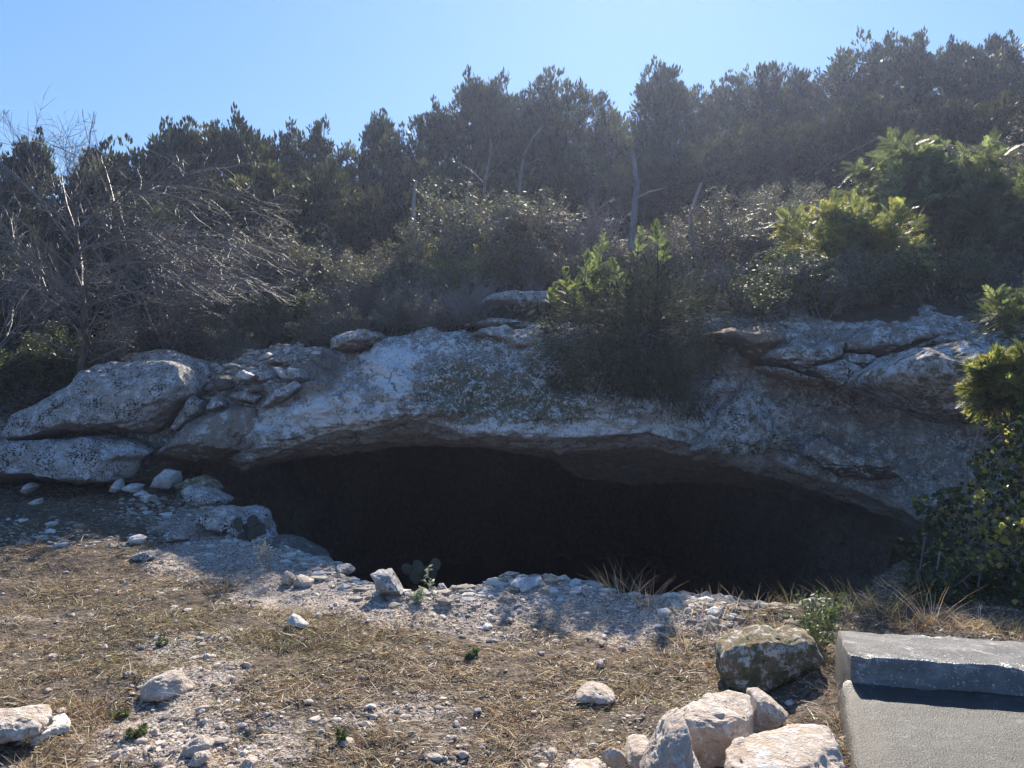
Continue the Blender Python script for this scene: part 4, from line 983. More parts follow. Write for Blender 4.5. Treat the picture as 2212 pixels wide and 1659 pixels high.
plumes(crowd([(1975,296),(1925,352),(1958,335),(2000,325),(2040,352),(2085,350),(2105,378),(2132,398),(1905,402),(2150,432),(2190,425),(2060,372)], 22, 46, 620, 95), 12.0, (2030, 640), 41, 'tall spires of sunlit feathery leaves in front of the dark slope at right', [(.20, .24, .13), (.26, .30, .16), (.15, .18, .10)], ll=.075, lw=.018, n=24, dz=.8)
plumes(crowd([(1815,442),(1842,470),(1790,492),(1862,478),(1885,440),(1772,512),(1830,520),(1800,540)], 18, 26, 640, 60), 10.2, (1840, 660), 42, 'yellow green sunlit sprays low on the left of the tall spires', [(.30, .31, .10), (.36, .34, .12), (.20, .22, .09)], ll=.058, lw=.015, n=20, dz=.6)
far_feather(1945, 380, 12.8, 35, 'left wing of feathery growth beside the broad feathery bush', FC, 6, .6, dense=.7, ll=.075, fl=(.18, .32))
far_feather(2140, 420, 12.0, 36, 'feathery bush right of the broad feathery one', FC, 7, .7, dense=.7, ll=.075, fl=(.18, .32))
far_feather(1850, 470, 10.4, 37, 'yellow lit feathery bush left of the broad feathery one', FY, 8, .8, ll=.07, fl=(.16, .28))
put_feather(2265, 640, 790, 7.8, 38, 'dark feathery bush hanging over the great slab at the right edge', FC, 6, .6, ll=.06, dense=.6)
put_feather(2195, 790, 900, 6.1, 39, 'bright green fronds on top of the vine at the right edge', FY, 4, .9, dense=.5, ll=.06, fl=(.12, .2))
# the dark cedar bush that hangs over the middle of the cliff
def cedar_bush():
    nr = np.random.default_rng(77)
    poly = [(1190,740),(1230,660),(1300,600),(1400,590),(1490,620),(1560,680),(1550,760),(1520,830),(1500,880),(1440,905),(1370,880),(1300,850),(1230,830),(1195,790)]
    cx, cy = 1380, 745; cs = []
    for _ in range(900):
        a = nr.uniform(0, 6.283); 
        k = nr.integers(0, len(poly)); p = poly[k]; q = poly[(k + 1) % len(poly)]; t = nr.uniform(); ex, ey = p[0] * (1 - t) + q[0] * t, p[1] * (1 - t) + q[1] * t
        s = nr.uniform(.05, 1.08) ** .7 * (1 + .28 * float(vnoise(a * 0 + k * 1.3, t * 2.0, 0.5, 3))); px_, py_ = cx + (ex - cx) * s, cy + (ey - cy) * s
        Y = 8.75 - .55 * (1 - s) + nr.uniform(0, .8) + max(0, (745 - py_)) / 160 * .7
        cs.append(at(px_, py_, Y)[:])
        if len(cs) >= 560: break
    cs = np.array(cs); root = np.array(at(1400, 720, 9.8)[:])
    idx = np.repeat(np.arange(len(cs)), 36); m_ = len(idx)
    u = nrm(nr.normal(size=(m_, 3))); off = u * (nr.uniform(.1, 1, m_) ** .6)[:, None] * .15 * np.array([1, 1, 1.3])
    D = nrm(off * 4 + nrm(cs[idx] - root) * .6 + np.array([0, 0, -.15]) + nr.normal(0, .3, (m_, 3)))
    V, Fq = leaves(cs[idx] + off - root, D, nr.normal(size=(m_, 3)), nr.uniform(.05, .12, m_), nr.uniform(.007, .015, m_))
    crown = mesh_arrays('cedar_foliage', V, Fq, col=pick(nr, FD, m_))
    a, b, r0, r1 = [], [], [], []
    for c in cs[::3]:
        m1 = root * .45 + c * .55 + nr.normal(0, .1, 3) + np.array([0, 0, .12])
        a += [root - root, m1 - root]; b += [m1 - root, c - root]; r0 += [.014, .008]; r1 += [.008, .003]
    V, Fq = tubes(a, b, r0, r1, 3)
    place('cedar_bush', (mesh_arrays('cedar_stems', V, Fq), crown), (MBK, leaf_mat('leaf_cedar', trans=.15, rough=.8, spec=.08)), ('stems', 'foliage'), *root, 1, 0, 'dark cedar bush hanging over the middle of the cliff face', 'shrub')
cedar_bush()

# pale bare tree at the left ------------------------------------------
def bare_tree():
    base = Vector(((175 - 1106) / F * 9.9, 9.9, 0)); base.z = hpt(base.x, base.y) - .1
    o = empty('bare_tree', base, 'leafless tree with pale drooping branches at the left', 'tree')
    rng = random.Random(91); B0 = Branch(92); B1 = Branch(93)
    # trunk
    p = Vector((0, 0, 0)); tr = [p.copy()]
    for k in range(9):
        p = p + Vector((rng.gauss(0, .04), rng.gauss(0, .04), .24)); tr.append(p.copy())
    T = Branch(1)
    for k in range(9): T.a.append(tr[k][:]); T.b.append(tr[k + 1][:]); T.r0.append(.06 - .004 * k); T.r1.append(.056 - .004 * k)
    link('trunk', T.mesh('bare_trunk', 6), MBK, o)
    P = dict(steps=[12, 8, 6], wander=[.08, .09, .11], up=[-.05, -.035, -.02], kids=[2, 2], prob=[.6, .46], angle=(18, 50), ratio=(.35, .7), rmin=.0026, bare=.1)
    for k in range(40):
        a = rng.uniform(-math.pi, math.pi); h = rng.choice(tr[2:])
        dx = math.cos(a) * 1.0 + .25; dy = math.sin(a) * .7 - .2
        L = rng.uniform(1.5, 2.9)
        B1.grow(h.copy(), Vector((dx, dy, rng.uniform(.25, 1.15))), L, .014, 0, P)
    for k in range(3):       # high whips against the sky
        B1.grow(tr[-1].copy(), Vector((rng.uniform(-.8, .1), rng.uniform(-.2, .2), 1.3)), rng.uniform(1.1, 1.6), .008, 0, dict(P, prob=[.5, .4]))
    keep = []
    for i_, q in enumerate(B1.b):           # no twigs reach down over the rubble slope
        w_ = Vector(q) + base; px_, py_ = px_of(w_.x, w_.y, w_.z)
        if not ((px_ > 300 and py_ > 660) or py_ > 840 or (px_ > 650) or py_ < 235 or (px_ > 210 and py_ < 330)): keep.append(i_)
    for nm in ('a', 'b', 'r0', 'r1'): setattr(B1, nm, [getattr(B1, nm)[i_] for i_ in keep])
    link('branches', B1.mesh('bare_branches', 3), MPT, o)
bare_tree()
def second_bare(px, Y, py_top, seed, lab, side):
    base = Vector(((px - 1106) / F * Y, Y, 0)); base.z = hpt(base.x, base.y) - .1
    o = empty('bare_tree', base, lab, 'tree'); rng = random.Random(seed); B1 = Branch(seed + 1)
    H = CAMZ - (py_top - 829.5) / F * Y - base.z
    P = dict(steps=[10, 6, 4], wander=[.08, .12, .15], up=[-.02, -.01, 0], kids=[2, 2], prob=[.7, .6], angle=(20, 50), ratio=(.3, .55), rmin=.003, bare=.2)
    T = Branch(2); T.a.append((0, 0, 0)); T.b.append((0, 0, H * .4)); T.r0.append(.035); T.r1.append(.025)
    link('trunk', T.mesh('small_trunk', 5), MBK, o)
    for k in range(12): B1.grow(Vector((0, 0, H * rng.uniform(.1, .4))), Vector((rng.uniform(-.6, .9) + side, rng.uniform(-.6, .4), rng.uniform(.5, 1.3))), H * rng.uniform(.6, 1.0), .014, 0, P)
    link('branches', B1.mesh('small_branches', 3), MPT, o)
second_bare(360, 10.8, 470, 201, 'smaller leafless tree right of the pale drooping one', .3)
second_bare(-40, 10.2, 420, 205, 'leafless tree cut by the left edge', .2)

# dead trunks ----------------------------------------------------------
def dead_trunk(pts, Y, r, lab, limbs=(), name='dead_trunk', sides=9, mat=None, px_r=None):
    P = [at(x, y, Y) for x, y in pts]; base = P[0].copy()
    rng = random.Random(int(pts[0][0])); B_ = Branch(3)
    def chain(Q, r0, r1):
        n = len(Q) - 1; sub = 5; R_ = []
        for k in range(n):
            for j in range(sub): R_.append(Q[k].lerp(Q[k + 1], j / sub) + Vector((rng.gauss(0, r0 * .08), rng.gauss(0, r0 * .08), 0)))
        R_.append(Q[-1]); m_ = len(R_) - 1
        for k in range(m_):
            B_.a.append((R_[k] - base)[:]); B_.b.append((R_[k + 1] + (R_[k + 1] - R_[k]) * .04 - base)[:]); B_.r0.append(r0 + (r1 - r0) * k / m_); B_.r1.append(r0 + (r1 - r0) * (k + 1) / m_)
    chain(P, r, r * .62)
    for L in limbs: chain([at(x, y, Y) for x, y in L], r * .32, r * .08)
    V, Fq = tubes(B_.a, B_.b, B_.r0, B_.r1, sides)
    me = mesh_arrays(name, V, Fq, smooth=True)
    o = link(name, me, mat or MDW, None, base); tag(o, lab, 'dead tree'); return o
dead_trunk([(1362,540),(1368,480),(1376,400),(1370,350),(1366,325)], 12.2, .052, 'pale silvery dead trunk standing on the slope right of centre', [[(1372,430),(1400,415),(1440,405)]])
dead_trunk([(898,560),(893,500),(893,440),(899,390)], 14.3, .045, 'faint grey dead trunk left of the central thicket', [], mat=MTW)
dead_trunk([(1050,470),(1046,400),(1060,330),(1058,300)], 15.5, .03, 'thin forked dead tree in front of the central group', [[(1050,400),(1020,370),(990,350)],[(1052,380),(1085,350),(1100,320)],[(1055,350),(1070,320),(1080,300)]], sides=5, mat=MPT)
dead_trunk([(1125,470),(1122,400),(1130,340),(1150,300),(1175,270)], 15.5, .035, 'crooked dead tree right of the thin forked one', [[(1125,440),(1150,430),(1190,380)],[(1130,360),(1160,345),(1180,340)]], sides=5, mat=MPT)
dead_trunk([(1500,540),(1490,470),(1515,395)], 12.5, .035, 'leaning dead stick right of the silvery trunk', [[(1492,480),(1540,530),(1580,570)]], sides=5, mat=MTW)
dead_trunk([(1760,380),(1800,350),(1860,318),(1900,300)], 13, .03, 'dark bent branch reaching right across the right slope', [[(1800,350),(1840,352),(1870,345)]], sides=5, mat=MBK)

# undergrowth on the slope (one mass) ------------------------------------
def undergrowth():
    nr = np.random.default_rng(8)
    n = 5200; x = nr.uniform(-12, 13, n); y = crestY(x) + .25 + nr.uniform(0, 1, n) ** 1.4 * 11; keep = fbm(x * .8, y * .8, 0, 3, 90) > -.5
    x, y = x[keep], y[keep]; z = hz(x, y)
    idx = np.repeat(np.arange(len(x)), 17); m_ = len(idx)
    C = np.stack([x, y, z], -1)[idx] + nr.normal(0, 1, (m_, 3)) * np.array([.13, .13, .06]) + np.array([0, 0, .10])
    D = nrm(nr.normal(0, .8, (m_, 3)) + np.array([0, 0, .7])); L_ = nr.uniform(.04, .16, m_)
    V, Fq = leaves(C, D, nr.normal(size=(m_, 3)), L_, L_ * nr.uniform(.06, .35, m_))
    o = link('undergrowth', mesh_arrays('undergrowth', V, Fq, col=pick(nr, [(.09, .085, .05), (.13, .11, .08), (.06, .07, .035), (.16, .14, .10), (.07, .055, .04)], m_)), ML)
    tag(o, 'low brush and dry stems covering the slope', 'undergrowth', kind='stuff')
undergrowth()

# vine at the right edge ---------------------------------------------------
def vine():
    nr = np.random.default_rng(55)
    poly = np.array([(2132,800),(2118,880),(2098,950),(2070,1010),(2020,1060),(1985,1100),(1965,1180),(1930,1240),(1885,1300),(1960,1325),(2212,1335),(2520,1345),(2520,860),(2300,780)])
    pts = []
    def inside(px_, py_):
        c = np.zeros(len(px_), bool); j = len(poly) - 1
        for i_ in range(len(poly)):
            xi, yi = poly[i_]; xj, yj = poly[j]
            c ^= ((yi > py_) != (yj > py_)) & (px_ < (xj - xi) * (py_ - yi) / (yj - yi + 1e-9) + xi); j = i_
        return c
    N = 12500; px_ = nr.uniform(1880, 2520, N); py_ = nr.uniform(780, 1345, N)
    px_j = px_ + 44 * fbm(px_ / 45, py_ / 45, 0, 4, 5) - 14; py_j = py_ + 44 * fbm(px_ / 60, py_ / 60, 7, 3, 6)
    k = inside(px_j, py_j); px_, py_ = px_[k], py_[k]; n = len(px_)
    front = np.interp(py_, [780, 1000, 1200, 1345], [6.3, 6.15, 5.95, 5.5]) + np.interp(px_, [1880, 1980, 2100, 2300], [.75, .35, .05, -.25]) + .40 * fbm(px_ / 60, py_ / 60, 3, 4, 9)
    Y = front + nr.exponential(.07, n)
    C = np.stack([(px_ - 1106) / F * Y, Y, CAMZ - (py_ - 829.5) / F * Y], -1)
    gnd = gz(C[:, 0], C[:, 1]); C[:, 2] = np.maximum(C[:, 2], gnd + .02)
    root = np.array([3.9, 6.2, float(gz(3.9, 6.2))])
    L = nr.uniform(.020, .060, n); D = nrm(nr.normal(0, .7, (n, 3)) + np.array([0, -.35, -.5])); Sd = nr.normal(size=(n, 3)); Sd = nrm(Sd - D * (Sd * D).sum(1, keepdims=True))
    Nn = np.cross(D, Sd)
    sh = [(0, .0, 0), (.12, .38, .04), (.45, .46, .0), (.72, .2, .0), (1.0, .0, -.08), (.72, -.2, .0), (.45, -.46, .0), (.12, -.38, .04)]
    V = np.stack([C - root + D * (a * L)[:, None] + Sd * (b * L)[:, None] + Nn * (c_ * L)[:, None] for a, b, c_ in sh], 1).reshape(-1, 3)
    Fq = np.arange(n * 8).reshape(n, 8)
    g = pick(nr, [(.045, .07, .022), (.06, .095, .03), (.075, .11, .035), (.05, .065, .03)], n)
    yl = pick(nr, [(.52, .48, .10), (.38, .40, .10), (.46, .34, .12), (.28, .16, .08)], n)
    pyel = np.clip(.10 + .55 * blob(px_, py_, 2170, 1130, 110, 90) + .35 * blob(px_, py_, 2170, 960, 70, 60) + .45 * blob(px_, py_, 2130, 1190, 60, 40) - .3 * sstep(1200, 1260, py_), .02, .7)  # yellow leaves, denser where the sun strikes: sunlight put into the leaf colour
    col = np.where((nr.uniform(0, 1, n) < pyel)[:, None], yl, g)
    fol = mesh_arrays('vine_leaves', V, Fq, col=col)
    B_ = Branch(9); rng = random.Random(4)
    for _ in range(34):
        j = rng.randrange(n); c = Vector(C[j] - root); p = Vector((rng.uniform(-.6, .8), rng.uniform(-.3, .5), 0)); q = p.lerp(c, .5) + Vector((0, .15, .25))
        for a_, b_ in ((p, q), (q, c)): B_.a.append(a_[:]); B_.b.append(b_[:]); B_.r0.append(.007); B_.r1.append(.003)
    place('vine', (B_.mesh('vine_stems', 4), fol), (MTW, MLV), ('stems', 'foliage'), *root, 1, 0, 'leafy vine mound with yellow and green leaves at the right edge', 'vine')
vine()

# prickly pears --------------------------------------------------------------
MCP = rock_mat('cactus_skin', (.055, .062, .052), (.08, .088, .07), (.12, .125, .11), lichen=.1, specks=.3, bump=.25, scale=4)
def prickly_pear(k, pads, Y, lab):
    pp = [(zz(k, [(x, y)])[0], r, t) for x, y, r, t in pads]
    X0 = np.mean([p[0][0] for p in pp]); yb = max(p[0][1] + p[1] * ZW[k][2] for p in pp)
    base = at(X0, yb, Y); o = empty('prickly_pear', base, lab, 'cactus')
    V0, F0 = ico(3)
    for (x, y), r, t in pp:
        c = at(x, y, Y + rg.uniform(-.06, .06)); rr = r * ZW[k][2] / F * Y
        ca, sa = math.cos(t), math.sin(t)
        W = V0.copy(); wz = W[:, 2] * 1.25; wx = W[:, 0] * (1 - .28 * np.clip(-W[:, 2], 0, 1)); wy = W[:, 1] * .2
        X_ = (wx * ca - wz * sa) * rr; Z_ = (wx * sa + wz * ca) * rr; Y_ = wy * rr + X_ * rg.uniform(-.4, .4)
        me = mesh_arrays('pad', np.stack([X_, Y_, Z_], -1), F0, smooth=True)
        link('pad', me, MCP, o, c - base)
prickly_pear(1, [(1545, 1425, 38, .1), (1635, 1405, 36, -.5), (1600, 1470, 42, .3), (1665, 1500, 55, -.2), (1690, 1450, 34, .4), (1570, 1510, 34, -.3)], 7.75, 'prickly pear growing on the crumbly outcrop at the left rim')
prickly_pear(5, [(668, 372, 36, .9), (735, 360, 40, .2), (775, 395, 38, -.6), (720, 420, 40, .1), (850, 340, 34, .3), (830, 400, 30, -.2)], 6.9, 'shadowed prickly pear behind the pale leaved plant on the rim')

# small plants ------------------------------------------------------------------
MGR = leaf_mat('dry_grass', trans=.35, rough=.5, spec=.4, tc_=(1.2, 1.1, .95))
def blades(nr, C, D, L, w, bend=.5, segs=3):
    """bent grass blades as strips"""
    n = len(C); S = nrm(np.cross(D, nr.normal(size=(n, 3)))); lean = nrm(D * np.array([1, 1, 0]) + nr.normal(0, .3, (n, 3)) * np.array([1, 1, 0]))
    rows = []
    for k in range(segs + 1):
        t = k / segs; p = C + D * (L * t)[:, None] + (lean * bend - np.array([0, 0, 1.]) * bend * .55) * (L * t * t)[:, None]
        ww = (w * (1 - .85 * t))[:, None] * .5
        rows += [p - S * ww, p + S * ww]
    V = np.stack(rows, 1).reshape(-1, 3); m_ = 2 * (segs + 1); b = (np.arange(n) * m_)[:, None]
    Fq = np.stack([b + np.array([[2 * k, 2 * k + 1, 2 * k + 3, 2 * k + 2]]) for k in range(segs)], 1).reshape(-1, 4)
    return V, Fq
STRAW = [(.50, .43, .32), (.42, .355, .25), (.62, .55, .43), (.27, .21, .145), (.42, .31, .21)]
OLIVE = [(.22, .21, .11), (.30, .27, .14), (.15, .16, .09), (.38, .33, .18)]
def ground_at_px(px, py):
    Y = CAMZ * F / (py - 829.5)
    for _ in range(10): Y = min((CAMZ - gpt((px - 1106) / F * Y, Y)) * F / (py - 829.5), 9.9)
    X = (px - 1106) / F * Y; return X, Y, gpt(X, Y)
def tuft(px, py, h, n, lab, cols, spread=.08, seed=1, name='grass_tuft', w=.004, up=1.0, cat='grass tuft', group='dry grass tufts on the ground'):
    nr = np.random.default_rng(seed); X, Y, Z = ground_at_px(px, py)
    a = nr.uniform(0, 6.283, n); r = spread * nr.uniform(0, 1, n) ** .6
    C = np.stack([r * np.cos(a), r * np.sin(a), np.full(n, -.01)], -1)
    D = nrm(np.stack([np.cos(a) * nr.uniform(.0, .8, n), np.sin(a) * nr.uniform(0, .8, n), np.full(n, up)], -1) + nr.normal(0, .12, (n, 3)))
    V, Fq = blades(nr, C, D, h * nr.uniform(.45, 1.1, n), np.full(n, w), bend=.55 if h < .2 else .28)
    me = mesh_arrays(name, V, Fq, col=np.repeat(pick(nr, cols, n), 3, 0))
    return tag(link(name, me, MGR, None, (X, Y, Z)), lab, cat, group)
tf = [
 (1345, 1300, .34, 60, 'tall pale grass tuft against the dark cave right of centre', STRAW, .10),
 (1400, 1305, .30, 50, 'second tall tuft against the dark cave, leaning right', STRAW, .10),
 (1280, 1330, .16, 30, 'small tuft on the shaded rim left of the tall ones', STRAW, .08),
 (1500, 1395, .30, 26, 'long arching straw blades left above the mossy boulder', STRAW, .12),
 (1570, 1375, .28, 26, 'arching straw blades behind the mossy boulder', STRAW, .12),
 (1675, 1372, .26, 40, 'upright seeding grass right behind the mossy boulder', STRAW, .05),
 (1480, 1340, .14, 40, 'low straw tuft at the edge of the shadow', STRAW, .12),
 (1540, 1325, .22, 40, 'wispy tuft on the shaded rim above the arching straw', STRAW, .12),
 (1620, 1320, .22, 50, 'wispy tuft left of the long white rim stone', STRAW, .14),
 (1730, 1325, .22, 50, 'shaded tuft right of the long white rim stone', OLIVE, .14),
 (1830, 1330, .26, 60, 'green shaded tuft behind the left end of the concrete', OLIVE, .14),
 (1900, 1320, .30, 60, 'taller shaded tuft at the foot of the vine', OLIVE, .14),
 (1960, 1350, .20, 40, 'tan tuft with orange blades behind the concrete', [(.45, .25, .08), (.4, .3, .12)], .12),
 (2010, 1345, .36, 26, 'tall lone grass stalks behind the concrete', STRAW, .05),
 (2060, 1355, .16, 40, 'short tuft behind the middle of the concrete curb', STRAW, .12),
 (2120, 1365, .22, 40, 'tan tuft behind the right of the concrete curb', STRAW, .12),
 (2190, 1375, .20, 50, 'green tuft at the right edge behind the concrete', OLIVE, .12),
 (480, 1280, .20, 90, 'brown and green weedy tuft on the left sunlit slope', [(.22, .14, .07), (.12, .13, .05), (.28, .2, .12)], .13),
 (600, 1330, .13, 110, 'sprawling tan tuft below the rim rocks', STRAW, .18),
 (470, 1400, .10, 160, 'wide olive gold tuft left of centre', OLIVE, .28),
 (560, 1420, .10, 120, 'golden tuft joining the wide olive one', OLIVE, .22),
 (110, 1275, .12, 90, 'straw tuft at the edge of the left tree shadow', STRAW, .16),
 (850, 1345, .12, 100, 'straw tuft on the gravel left of the centre', STRAW, .2),
 (940, 1320, .12, 80, 'straw tuft on the gravel just below the rim', STRAW, .2),
 (1215, 1335, .14, 60, 'pale straw tuft with two long shadows near the rim', STRAW, .15),
 (980, 1445, .10, 90, 'straw tuft in the middle of the ground', STRAW, .18),
 (760, 1370, .10, 90, 'straw tuft left of the centre ground', STRAW, .2),
 (170, 1530, .12, 60, 'thin brown tuft beside the left edge slab', [(.25, .15, .08), (.3, .22, .13)], .12),
 (185, 1560, .12, 60, 'rust brown tuft below the white shard', [(.28, .15, .08), (.3, .2, .12)], .12),
 (1130, 1560, .12, 70, 'rusty straw tuft low in the centre', [(.36, .20, .10), (.4, .3, .17)], .16),
 (1090, 1640, .10, 110, 'dense straw tuft at the bottom edge right of centre', STRAW, .25),
 (820, 1630, .10, 110, 'dense straw tuft at the bottom edge left of centre', STRAW, .25),
 (600, 1590, .09, 110, 'greenish straw tuft low at the left', OLIVE, .25),
 (1360, 1400, .10, 70, 'rusty tuft above the flat cream stone', [(.34, .19, .10), (.36, .27, .15)], .15),
 (1450, 1430, .11, 70, 'straw tuft left of the mossy boulder', STRAW, .15),
]
tf += [(1800, 1500, .12, 26, 'short straw tuft at the joint of curb and slab', STRAW, .05), (1808, 1560, .10, 24, 'dry tuft hugging the left edge of the slab', STRAW, .05),
 (1822, 1625, .10, 24, 'dry tuft at the lower left edge of the slab', STRAW, .05), (1790, 1440, .22, 18, 'thin brown stems against the left end of the curb', [(.22, .15, .09), (.3, .22, .14)], .04)]
for i_, (px, py, h, n, lab, cols, sp) in enumerate(tf): tuft(px, py, h, n, lab, cols, sp, seed=500 + i_)

def leafy_weed(px, py, h, lab, cols, n=5, L=.03, seed=1, mat=ML, width=.5, name='weed', X=None):
    nr = np.random.default_rng(seed); rng = random.Random(seed); B_ = Branch(seed)
    x, y, z = ground_at_px(px, py)
    P = dict(steps=[6, 3], wander=[.1, .15], up=[.06, .05], kids=[2], prob=[.6], angle=(25, 55), ratio=(.3, .5), rmin=.0015, bare=.1)
    for k in range(n):
        a = rng.uniform(0, 6.28); B_.grow(Vector((0, 0, -.01)), Vector((math.cos(a) * width, math.sin(a) * width, 1)), h * rng.uniform(.6, 1), .003, 0, P)
    T = np.array(B_.b); Dd = nrm(np.array(B_.b) - np.array(B_.a)); idx = np.repeat(np.arange(len(T)), 3); m_ = len(idx)
    L_ = nr.uniform(.7, 1.2, m_) * L; D = nrm(Dd[idx] * .4 + nr.normal(0, .7, (m_, 3)))
    V, Fq = leaves(T[idx], D, nr.normal(size=(m_, 3)), L_, L_ * .45)
    o = empty(name, (x, y, z), lab, 'plant')
    link('stems', B_.mesh('weed_stems'), MTW, o); link('foliage', mesh_arrays('weed_leaves', V, Fq, col=pick(nr, cols, m_)), mat, o)
PALE = [(.34, .38, .30), (.28, .33, .24), (.42, .45, .36)]
GRN = [(.13, .16, .07), (.17, .20, .09), (.09, .11, .05)]
leafy_weed(905, 1288, .12, 'pale leaved plant on the pit rim in front of the cactus', PALE, 4, .032, 601, width=.9)
leafy_weed(938, 1290, .30, 'slim upright stem with pale leaves right of the pale leaved plant', PALE, 1, .032, 602, width=.1)
leafy_weed(1780, 1440, .42, 'tall green weed between the mossy boulder and the concrete', GRN, 6, .035, 603, width=.25)
leafy_weed(1765, 1400, .34, 'green weed behind the mossy boulder with pale lit tips', GRN, 4, .045, 604, width=.3)
leafy_weed(1555, 1650, .10, 'small green weed between the pointed rock and the biggest slab', GRN, 6, .02, 605, width=.8)
leafy_weed(1020, 1420, .06, 'low dark green weed in the middle of the straw', GRN, 6, .025, 606, width=1.0)
leafy_weed(260, 1550, .05, 'small green weed below the white shard', GRN, 7, .02, 607, width=1.3)
leafy_weed(295, 1590, .05, 'green clover like weed at the bottom left gravel', GRN, 7, .02, 608, width=1.3)
leafy_weed(350, 1395, .05, 'green weed above the rounded cream stone', GRN, 7, .02, 609, width=1.3)
leafy_weed(440, 1150, .22, 'spindly dry weed in the shade near the left cactus', STRAW, 4, .02, 610, width=.5)
leafy_weed(585, 1235, .25, 'spindly weed on the rim path against the shaded gravel', STRAW, 4, .02, 611, width=.25)
leafy_weed(735, 1600, .07, 'small green weed at the bottom left of centre', GRN, 6, .02, 612, width=1.0)
leafy_weed(440, 1060, .25, 'dry reddish weed sprouting by the mossy rock', [(.3, .12, .08), (.25, .2, .1)], 4, .02, 613, width=.5)

# ground litter ---------------------------------------------------------------------
def frame_points(nr, n, y0=2.9, y1=10.3, pw=1.7):
    Y = y0 + (y1 - y0) * nr.uniform(0, 1, n) ** pw; X = nr.uniform(-1, 1, n) * (Y * .72 + .3); return X, Y
def keep_ground(X, Y, marg=.0):
    k = Y < np.interp(X, RIMX, RIMY) + marg
    # not on the concrete
    ca, sa = math.cos(R(-12.5)), math.sin(R(-12.5)); dx, dy = X - 1.70, Y - 4.17
    lx = dx * ca + dy * sa; ly = -dx * sa + dy * ca
    return k & ~((lx > -.08) & (ly < .0) & (ly > -1.95) & (lx < 2.6))
def straw_mat_litter():
    nr = np.random.default_rng(71); X, Y = frame_points(nr, 420000)
    k = keep_ground(X, Y, -.05); X, Y = X[k], Y[k]
    Z = gz(X, Y); g = gravel_mask(X, Y, Z)
    dens = np.clip(1.05 - 1.0 * g, .04, 1) * np.clip(.60 + 1.1 * fbm(X * 2.9, Y * 2.9, 5, 4, 88), .05, 1)
    dens = dens * np.where(Y > 7.5, .6, 1)
    k = nr.uniform(0, 1, len(X)) < dens; X, Y, Z = X[k], Y[k], Z[k]; n = len(X)
    a = nr.uniform(0, 6.283, n); el = np.abs(nr.normal(0, .33, n)) + .04
    clump = fbm(X * 3.1, Y * 3.1, 2, 3, 99); el = el + 1.0 * np.clip(clump, 0, 1) * nr.uniform(0, 1, n)
    D = np.stack([np.cos(a) * np.cos(el), np.sin(a) * np.cos(el), np.sin(el)], -1)
    L = (.012 + nr.exponential(.020, n)).clip(0, .09) * (1 + .5 * np.clip(clump, 0, 1)); w = nr.uniform(.0026, .0068, n)
    V, Fq = blades(nr, np.stack([X, Y, Z + .003], -1), D, L, w, bend=.35, segs=2)
    c = pick(nr, STRAW, n, .3); ol = pick(nr, OLIVE, n, .3); br = pick(nr, [(.13, .09, .065), (.08, .06, .045), (.20, .13, .09)], n)
    px, py = px_of(X, Y, Z)
    po = np.clip(.08 + .9 * blob(px, py, 500, 1400, 260, 60) + .35 * blob(px, py, 150, 1400, 250, 120) + .4 * np.clip(fbm(X * 1.2, Y * 1.2, 9, 2, 12), 0, 1), 0, .8)
    u = nr.uniform(0, 1, n); c = np.where((u < po)[:, None], ol, c); u = nr.uniform(0, 1, n); c = np.where((u < .38)[:, None], br, c)
    tag(link('dry_grass', mesh_arrays('dry_grass', V, Fq, col=np.repeat(c, 2, 0)), MGR), 'dry straw and short dead grass over the ground', 'grass', kind='stuff')
straw_mat_litter()
def gravel_mat():
    m = M('gravel_stone'); c = m.n('Attribute', _attribute_name='Col').outputs['Color']
    n = m.noise(m.n('TexCoord').outputs['Object'], 160, 4, .7)
    c = m.mix(m.ramp(n, [(.35, .0), (.7, .4)]), c, (.14, .11, .09))
    p = m.n('BsdfPrincipled', Base__Color=c, Roughness=.85, Normal=m.n('Bump', Strength=.4, Distance=.004, Height=n)); p.inputs['Specular IOR Level'].default_value = .3
    m.t.links.new(p.outputs[0], m.out.inputs[0]); return m.m
